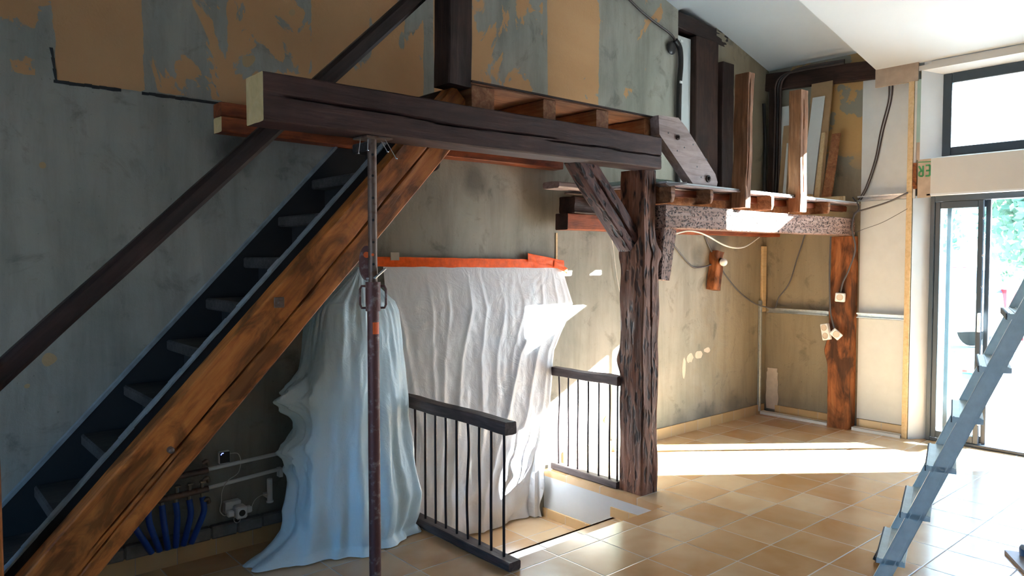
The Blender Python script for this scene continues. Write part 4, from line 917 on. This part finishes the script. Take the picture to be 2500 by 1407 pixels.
def tape_strip(b, x0, z0, x1, z1, h, y=-0.030, n=60, sd_=0):
    vs = []
    for i in range(n+1):
        t = i/n; x = x0+(x1-x0)*t; z = z0+(z1-z0)*t
        for j in range(5):
            s_ = j/4-0.5
            vs.append((x, y+0.006*noise.noise(Vector((x*14, j*1.7, sd_))), z+s_*h+0.004*noise.noise(Vector((x*9, j, sd_+4)))))
    b.add(vs, [(i*5+j, (i+1)*5+j, (i+1)*5+j+1, i*5+j+1) for i in range(n) for j in range(4)])
tape_strip(tpb, -4.60, 1.578, -2.93, 1.555, 0.062)
tp_ = tpb.build('orange_tape', M['tape'], smooth=60); tag(tp_, 'orange adhesive tape strip along the top of the milky sheet', 'tape')
t2 = MB(); tape_strip(t2, -3.26, 1.605, -2.89, 1.55, 0.06, -0.040, 30, 8); tape_strip(t2, -3.0, 1.56, -2.86, 1.50, 0.045, -0.046, 16, 12)
t2.build('crumpled_end', M['tape'], tp_, smooth=60)
MB().box((-4.42, -0.05, 1.585), (-4.36, -0.042, 1.635)).build('grey_tab', M['filler'], tp_)

# ------------------------------------------------------------------ covered appliance under the stairs
def cover():
    b = MB(); NA, NZ = 220, 150; vs = []
    prof = [(1.345, 0.225), (1.30, 0.245), (1.18, 0.265), (0.95, 0.29), (0.7, 0.305), (0.45, 0.34), (0.25, 0.385), (0.12, 0.365), (0.05, 0.33), (0.006, 0.37)]
    for j in range(NZ+1):
        t = j/NZ
        if t < 0.14:
            k = t/0.14; z = 1.545-(1.545-1.355)*(k**0.85); R_ = 0.02+0.200*k
        else:
            k = (t-0.14)/0.86; z = 1.355-(1.349)*k
            R_ = prof[-1][1]
            for a, bq in zip(prof, prof[1:]):
                if a[0] >= z >= bq[0]:
                    s_ = (a[0]-z)/(a[0]-bq[0]); R_ = a[1]+(bq[1]-a[1])*s_; break
            if z > prof[0][0]: R_ = 0.222
        dn = max(0, min(1, (1.36-z)/1.2))
        for i in range(NA):
            a = 2*PI*i/NA; ca, sa = math.cos(a), math.sin(a)
            # squarish plan near the top
            sq = 1/max(abs(math.cos(a)), abs(math.sin(a))); sqf = 1+(min(sq, 1.28)-1)*0.5*(1-dn)
            rx, ry = R_*1.05*sqf, R_*0.70*sqf
            f_ = 0
            for k_ in range(1): pass
            f_ += 0.020*dn*math.sin(9*a+2.0*noise.noise(Vector((a, z*1.3, 0)))*2)+0.012*dn*math.sin(17*a+3*noise.noise(Vector((a*2, z, 3))))
            cr_ = 1-abs(noise.noise(Vector((ca*5, sa*5, z*2.6+9))))*2.2; f_ += 0.010*max(0, cr_)*dn
            f_ += 0.014*noise.noise(Vector((ca*4, sa*4, z*2.2)))+0.007*noise.noise(Vector((ca*11, sa*11, z*6)))
            gp = 1 if t > 0.1 else t*10
            # left side puffs and tail (towards -x)
            lf = max(0, math.cos(a-PI*1.02))
            pn2 = 0.75+0.8*noise.noise(Vector((ca*6, sa*6, z*11)))+0.35*noise.noise(Vector((ca*15, sa*15, z*25)))
            puff = lf**8*(0.16*pn2*math.exp(-((z-0.86)/0.09)**2)+0.11*pn2*math.exp(-((z-0.55)/0.10)**2)+0.26*math.exp(-((z-0.0)/0.10)**2)-0.02)
            x = -4.83+(rx+f_*gp+puff)*ca+0.05*(1-k if t < 0.14 else 0); y = -0.30+(ry+f_*gp+puff*0.25)*sa
            y = min(y, -0.062); x = min(x, -4.475)
            zz = z if t < 1 else 0.006
            if z < 0.16: zz = max(0.004, z+0.02*noise.noise(Vector((ca*5, sa*5, 1)))*(z/0.16))
            vs.append((x, y, zz))
    fs = [(j*NA+i, (j+1)*NA+i, (j+1)*NA+(i+1) % NA, j*NA+(i+1) % NA) for j in range(NZ) for i in range(NA)]
    vs.append((-4.79, -0.29, 1.55)); fs += [(len(vs)-1, i, (i+1) % NA) for i in range(NA)]
    b.add(vs, fs); return b
o = cover().build('dust_cover', M['cover'], smooth=80)
tag(o, 'tall appliance draped in bluish plastic under the stairs behind the steel prop', 'draped plastic cover')

# ------------------------------------------------------------------ pipework under the stairs
mf = thing('heating_manifold', 'pipe manifold with blue hoses on the wall under the stairs', 'manifold', (-5.65, -0.08, 0.1))
MB().cyl((-5.95, -0.08, 0.475), (-5.56, -0.08, 0.485), 0.017, 12).build('upper_bar', M['proptop'], mf, smooth=40)
MB().cyl((-5.98, -0.08, 0.372), (-5.56, -0.08, 0.388), 0.017, 12).build('lower_bar', M['proptop'], mf, smooth=40)
for i in range(6):
    x = -5.90+i*0.062
    MB().cyl((x, -0.08, 0.40), (x, -0.08, 0.44), 0.009, 8).box((x-.014, -.1, .43), (x+.014, -.08, .437)).build('valve', M['brass'], mf)
for z in (0.53, 0.44, 0.33): MB().tube([(-5.585, -0.09, z), (-5.57, -0.10, z+.012), (-5.56, -0.09, z-.012)], 0.011, 8).build('tap', M['brass'], mf, smooth=50)
for i in range(6):
    x = -5.92+i*0.066
    MB().cyl((x, -0.08, 0.345), (x, -0.08, 0.372), 0.010, 8).build('coupling', M['brass'], mf)
    MB().tube([(x, -0.08, 0.35), (x+.002, -0.095, 0.28), (x+.028*(2.7-i)*0.5, -0.10, 0.20), (x+.05*(2.9-i)*0.55, -0.075, 0.12)], 0.016, 10).build('hose', M['bluehose'], mf, smooth=60)
o = MB().cyl((-5.56, -0.07, 0.487), (-5.04, -0.07, 0.510), 0.011, 10).build('white_pipe', M['whiteplastic'], smooth=40); tag(o, 'upper white pipe running from the manifold behind the draped cover', 'pipe')
o = MB().cyl((-5.56, -0.07, 0.388), (-5.16, -0.07, 0.415), 0.011, 10).box((-5.17, -0.08, 0.37), (-5.15, -0.04, 0.42)).build('white_pipe', M['whiteplastic'], smooth=40); tag(o, 'lower white pipe with bracket end under the stairs', 'pipe')
th_ = thing('thermostat', 'small square black-faced device with blue light standing on the upper pipe', 'thermostat', (-5.47, -0.07, 0.51))
MB().box((-5.503, -0.085, 0.505), (-5.443, -0.060, 0.572), 0, .006).build('case', M['whiteplastic'], th_)
MB().box((-5.499, -0.0865, 0.510), (-5.447, -0.085, 0.568)).build('screen', M['black'], th_)
eb = NT('blue_led'); eb.set((0.1, 0.15, 0.9), 0.4); eb.bsdf.inputs['Emission Color'].default_value = (0.15, 0.2, 1, 1); eb.bsdf.inputs['Emission Strength'].default_value = 2.5
MB().tube([(-5.494, -0.0875, .555), (-5.488, -0.0875, .563), (-5.48, -0.0875, .563)], 0.002, 6).build('indicator_light', eb.m, th_)
cu_ = thing('cube_socket', 'white cube power adaptor with round outlet plugged in under the stairs', 'power adaptor', (-5.40, -0.10, 0.2))
MB().box((-5.435, -0.14, 0.205), (-5.375, -0.075, 0.272), 0, .008).build('cube', M['whiteplastic'], cu_, smooth=40)
MB().cyl((-5.405, -0.1415, 0.238), (-5.405, -0.139, 0.238), 0.017, 16).build('outlet', M['black'], cu_)
MB().box((-5.47, -0.075, 0.225), (-5.385, -0.03, 0.29), 0, .004).build('back_box', M['whiteplastic'], cu_)
MB().box((-5.475, -0.125, 0.222), (-5.437, -0.09, 0.252), 0, .006).build('plug', M['whiteplastic'], cu_); MB().box((-5.373, -0.125, 0.224), (-5.343, -0.09, 0.258), 0, .006).build('plug', M['whiteplastic'], cu_)
cable('thin white lead from the thermostat down to the cube adaptor', [(-5.443, -0.075, 0.553), (-5.40, -0.075, 0.545), (-5.385, -0.075, 0.50), (-5.40, -0.075, 0.44), (-5.46, -0.085, 0.41), (-5.49, -0.085, 0.36), (-5.50, -0.10, 0.31), (-5.51, -0.105, 0.265), (-5.49, -0.105, 0.235), (-5.475, -0.105, 0.235)], 0.0025, 'whitecable')
cable('thin white lead from the cube adaptor to the upright tube', [(-5.343, -0.105, 0.242), (-5.32, -0.10, 0.28), (-5.28, -0.09, 0.295), (-5.235, -0.08, 0.290)], 0.0022, 'whitecable')
o = MB().cyl((-5.225, -0.072, 0.248), (-5.225, -0.072, 0.372), 0.015, 16).cyl((-5.225, -0.072, 0.240), (-5.225, -0.072, 0.250), 0.019, 16).box((-5.235, -.06, .26), (-5.215, -.0, .28)).build('white_tube', M['whiteplastic'], smooth=40); tag(o, 'short upright white plastic tube on the wall under the stairs', 'tube')
o = MB().tube([(-5.40+.018*math.cos(a*PI/6), -0.052, 0.182+.022*math.sin(a*PI/6)) for a in range(13)], 0.002, 6).build('cord_loop', M['whitecable'], smooth=50); tag(o, 'tiny white cord loop below the cube adaptor', 'cord')

# ------------------------------------------------------------------ ladder in front of the door
LFOOT = (-3.331, -2.594, 0.120)
ph = math.radians(18); th = math.radians(67.5)
tv = Vector((math.cos(ph), math.sin(ph), 0)); nv = Vector((math.sin(ph), -math.cos(ph), 0)); Lv = nv*math.cos(th)+Vector((0, 0, 1))*math.sin(th)
pv = tv.cross(Lv).normalized()
foot = Vector(LFOOT)-Lv*(LFOOT[2]/Lv.z)
la = thing('step_ladder', 'aluminium step ladder standing in front of the open glass door', 'ladder', foot)
LEN = 2.35
for k, off in enumerate((0.0, 0.46)):
    o_ = foot+tv*off; W, D = 0.026, 0.066
    b = MB()
    b.obox(o_-pv*D/2, Lv*LEN, pv*D, tv*0.003*(1 if k == 0 else 1))
    b.obox(o_-pv*D/2, Lv*LEN, pv*0.003, tv*W); b.obox(o_+pv*(D/2-.003), Lv*LEN, pv*0.003, tv*W)
    b.obox(o_-pv*(D/2-.012)-tv*.0015, Lv*LEN, pv*0.004, tv*.002); b.obox(o_+pv*(D/2-.016)-tv*.0015, Lv*LEN, pv*0.004, tv*.002)
    b.build('side_rail', M['alu'], la)
    MB().obox(o_-pv*(D/2+.004)-tv*.003-Lv*0.0, Lv*0.05, pv*(D+.008), tv*(W+.006)).build('rubber_foot', M['rubber'], la)
for i in range(9):
    s_ = 0.20+i*0.252
    c = foot+Lv*s_
    b = MB(); b.obox(c-nv*0.060+Vector((0, 0, -.012)), tv*0.46, nv*0.12, Vector((0, 0, 0.024)))
    for q_ in range(5): b.obox(c-nv*(0.055-q_*.025)+Vector((0, 0, .012)), tv*0.46, nv*0.006, Vector((0, 0, 0.003)))
    b.build('tread', M['alu'], la)
    MB().obox(c-nv*0.063+Vector((0, 0, -.013)), tv*0.46, nv*0.006, Vector((0, 0, 0.026))).build('tread_edge', M['rubber'], la)
top = foot+Lv*LEN
rl = (nv*math.cos(th)*1.0-Vector((0, 0, 1))*math.sin(th)); rlen = top.z/math.sin(th)
for off in (0.0, 0.46): MB().obox(top+tv*off-nv*.0, rl*(rlen-.005), nv*0.05, tv*0.022).build('rear_leg', M['alu'], la)
MB().obox(top-nv*0.04-tv*0.01, tv*0.46, nv*0.16, Vector((0, 0, 0.03))).build('top_cap', M['rubber'], la)

# plastering float on the floor, bottom right
ft = thing('plastering_float', 'grey plastering float lying on the floor in the bottom right corner', 'plastering float', (-2.37, -3.0, 0))
fa = Vector((-0.845, -0.535, 0)).normalized(); fb = Vector((-fa.y, fa.x, 0))
o_ = Vector((-2.262, -2.790, 0.0))
b = MB(); b.obox(o_, fa*0.30, fb*0.125*-1 if False else Vector((0.42, -0.9, 0)).normalized()*0.13, Vector((0, 0, 0.018))); b.build('plate', M['trowelgrey'], ft)
hc = o_+fa*0.14+Vector((0.42, -0.9, 0)).normalized()*0.065
MB().tube([hc-fa*0.08+Vector((0, 0, .018)), hc-fa*0.085+Vector((0, 0, .06)), hc-fa*0.04+Vector((0, 0, .075)), hc+fa*0.05+Vector((0, 0, .07)), hc+fa*.07+Vector((0, 0, .02))], 0.016, 10).build('handle', M['blue'], ft, smooth=60)

# ------------------------------------------------------------------ outside
g = MB().box((0.42, -60, -0.25), (70, 60, -0.02)).box((-70, -60, -0.9), (-10.0, 60, -0.2)); struct(g.build('floor_yard', M['ground']))
struct(MB().box((0.2, -3.0, -0.05), (0.60, -1.5, -0.012)).build('trim_7', M['galv']))
def tree(x, y, h, r, lab, seed, n=2600):
    t = thing('tree', lab, 'tree', (x, y, 0), 'trees beyond the yard'); rnd = random.Random(seed)
    MB().tube([(x, y, -0.02), (x+.1, y, h*.3), (x-.05, y+.1, h*.6)], lambda q: 0.16*(1-q*.6), 10).build('trunk', M['bark'], t, smooth=50)
    b = MB(); vs = []; fs = []
    blobs = [(x+rnd.uniform(-r, r)*.7, y+rnd.uniform(-r, r)*.7, rnd.uniform(h*.25, h*.9), rnd.uniform(.45, .8)*r*.8) for _ in range(16)]
    for i in range(n):
        c = rnd.choice(blobs); d = Vector((rnd.gauss(0, 1), rnd.gauss(0, 1), rnd.gauss(0, 1))).normalized()*c[3]*rnd.uniform(.6, 1)
        p = Vector(c[:3])+d; a = Vector((rnd.gauss(0, 1), rnd.gauss(0, 1), rnd.gauss(0, 1))).normalized(); q = a.cross(d).normalized()*rnd.uniform(.06, .13); a = a*rnd.uniform(.10, .2)
        if p.z < 0.3: continue
        o = len(vs); vs += [p-a, p+q, p+a, p-q]; fs.append((o, o+1, o+2, o+3))
    b.add(vs, fs); b.build('crown', M['leaf'], t)
tree(14.2, 4.6, 4.6, 1.5, 'green tree seen through the left pane of the door', 1)
tree(18.2, 1.6, 5.0, 1.9, 'green tree seen through the open half of the door', 2)
tree(22.0, -2.4, 5.6, 2.2, 'broad green tree at the right edge behind the white car', 3)
tree(21.0, 9.5, 5.0, 2.2, 'green tree hidden mostly behind the left door frame', 4)
car = thing('parked_car', 'white parked car seen from behind through the open door', 'car', (8.6, 0.9, 0))
def carbody():
    prof = [(0, .35), (0.02, .75), (.06, .98), (.30, 1.42), (.55, 1.53), (1.7, 1.54), (2.35, 1.30), (2.75, 1.02), (3.55, .92), (3.85, .72), (3.9, .35)]
    return prof
ca = math.radians(62); cx_ = Vector((math.cos(ca), math.sin(ca), 0)); cy_ = Vector((-math.sin(ca), math.cos(ca), 0)); co_ = Vector((7.95, -0.15, 0))
def cp(a, b_, z): return co_+cx_*a+cy_*b_+Vector((0, 0, z))
b = MB(); pf = carbody(); n_ = len(pf)
W_ = [0, .08, 1.60, 1.68]; rows = []
for wv, ins in ((0.0, 0.06), (0.06, 0.0), (1.62, 0.0), (1.68, 0.06)):
    for (a, z) in pf:
        tum = max(0, z-0.95)*0.22; w_ = wv
        if wv < .8: w_ = wv+tum
        else: w_ = wv-tum
        zz = z-(ins*.6 if z > .5 else 0); rows.append(cp(a+(ins if a < 1.5 else -ins), w_, zz))
fs = [(r*n_+i, r*n_+i+1, (r+1)*n_+i+1, (r+1)*n_+i) for r in range(3) for i in range(n_-1)]+[tuple(range(n_-1, -1, -1)), tuple(3*n_+i for i in range(n_))]
b.add(rows, fs); b.build('car_body', M['carwhite'], car, smooth=35)
for side in (0.0, 1.68):
    for (poly) in ([(.38, 1.02), (.50, 1.38), (1.12, 1.44), (1.12, 1.02)], [(1.2, 1.02), (1.2, 1.44), (1.68, 1.43), (2.22, 1.22), (2.45, 1.02)]):
        vs = []
        for (a, z) in poly:
            tum = max(0, z-.95)*.22; w_ = side+tum-.012 if side < .8 else side-tum+.012; vs.append(cp(a, w_, z))
        q_ = [v+cy_*(.02 if side < .8 else -.02) for v in vs]; m_ = len(vs)
        MB().add(vs+q_, [tuple(range(m_)), tuple(range(2*m_-1, m_-1, -1))]+[(i, (i+1) % m_, m_+(i+1) % m_, m_+i) for i in range(m_)]).build('car_window', M['carglass'], car)
b = MB(); vs = [cp(.075, .22, 1.0), cp(.075, 1.46, 1.0), cp(.285, 1.38, 1.38), cp(.285, .30, 1.38)]; b.add([v-cx_*.02 for v in vs]+[v+cx_*.02 for v in vs], [(0, 1, 2, 3), (7, 6, 5, 4), (0, 4, 5, 1), (1, 5, 6, 2), (2, 6, 7, 3), (3, 7, 4, 0)]); b.build('rear_window', M['carglass'], car)
for w_ in (0.02, 1.46):
    MB().obox(cp(-.02, w_, .70), cx_*.14, cy_*.20, Vector((0, 0, .36))).build('tail_light', M['red'], car)
MB().obox(cp(.30, .60, 1.44), cx_*.05, cy_*.5, Vector((0, 0, .04))).build('brake_light', M['red'], car)
for a in (.75, 3.1):
    for w_ in (-0.01, 1.50):
        MB().cyl(cp(a, w_, .31), cp(a, w_+.19, .31), .31, 24).build('wheel', M['rubber'], car, smooth=40)
# trestle with a plank and tools just outside
tr = thing('outdoor_trestle', 'dark plank on a trestle outside the open door', 'trestle', (1.0, -2.2, 0))
MB().box((0.98, -2.75, 0.655), (1.22, -1.835, 0.70), 0, .006).build('plank', M['blue'], tr)
for y in (-2.05, -2.65):
    for (xa_, xb_) in ((0.88, 1.05), (1.32, 1.15)): MB().cyl((xa_, y, -.02), (xb_, y, 0.655), 0.014, 8).build('leg', M['alu'], tr)
    MB().box((1.0, y-.015, .60), (1.2, y+.015, .655)).build('cross_bar', M['alu'], tr)
bt = thing('sealant_bottle', 'white bottle with red cap standing on the outdoor plank', 'bottle', (1.08, -1.985, 0.70))
MB().cyl((1.08, -1.985, .70), (1.08, -1.985, .84), .035, 16).cyl((1.08, -1.985, .84), (1.08, -1.985, .88), .02, 12).build('body', M['whiteplastic'], bt, smooth=40); MB().cyl((1.08, -1.985, .82), (1.08, -1.985, .87), .026, 14).build('cap', M['red'], bt, smooth=40)
ts = thing('power_tool', 'red and grey-blue power tool on the outdoor plank at the right edge', 'power tool', (1.08, -2.07, 0.70))
MB().box((1.03, -2.13, .70), (1.14, -2.045, .98), 0, .03).build('housing', M['blue'], ts, smooth=40); MB().sphere((1.07, -2.06, 1.08), .075, 0, 12, (.7, 1, 1)).box((1.05, -2.08, .97), (1.1, -2.05, 1.03)).build('guard', M['red'], ts, smooth=60)
wb_ = thing('tile_cutter', 'low grey-blue tile cutter on thin legs outside the door', 'tile cutter', (1.0, -1.69, 0))
MB().box((0.93, -1.90, 0.515), (1.13, -1.46, 0.540), 0, .004).build('table', M['alu'], wb_); MB().box((0.96, -1.80, 0.43), (1.10, -1.53, 0.515), 0, .02).build('tray', M['blue'], wb_)
MB().cyl((1.03, -1.86, .56), (1.03, -1.94, .555), .010, 8).build('handle', M['blue'], wb_); MB().box((0.925, -1.60, .518), (0.93, -1.56, .538)).build('label_plate', M['red'], wb_)
for (x, y) in ((.95, -1.48), (.95, -1.88), (1.11, -1.48), (1.11, -1.88)): MB().cyl((x, y, -.02), (x, y, .516), .008, 8).build('leg', M['alu'], wb_)
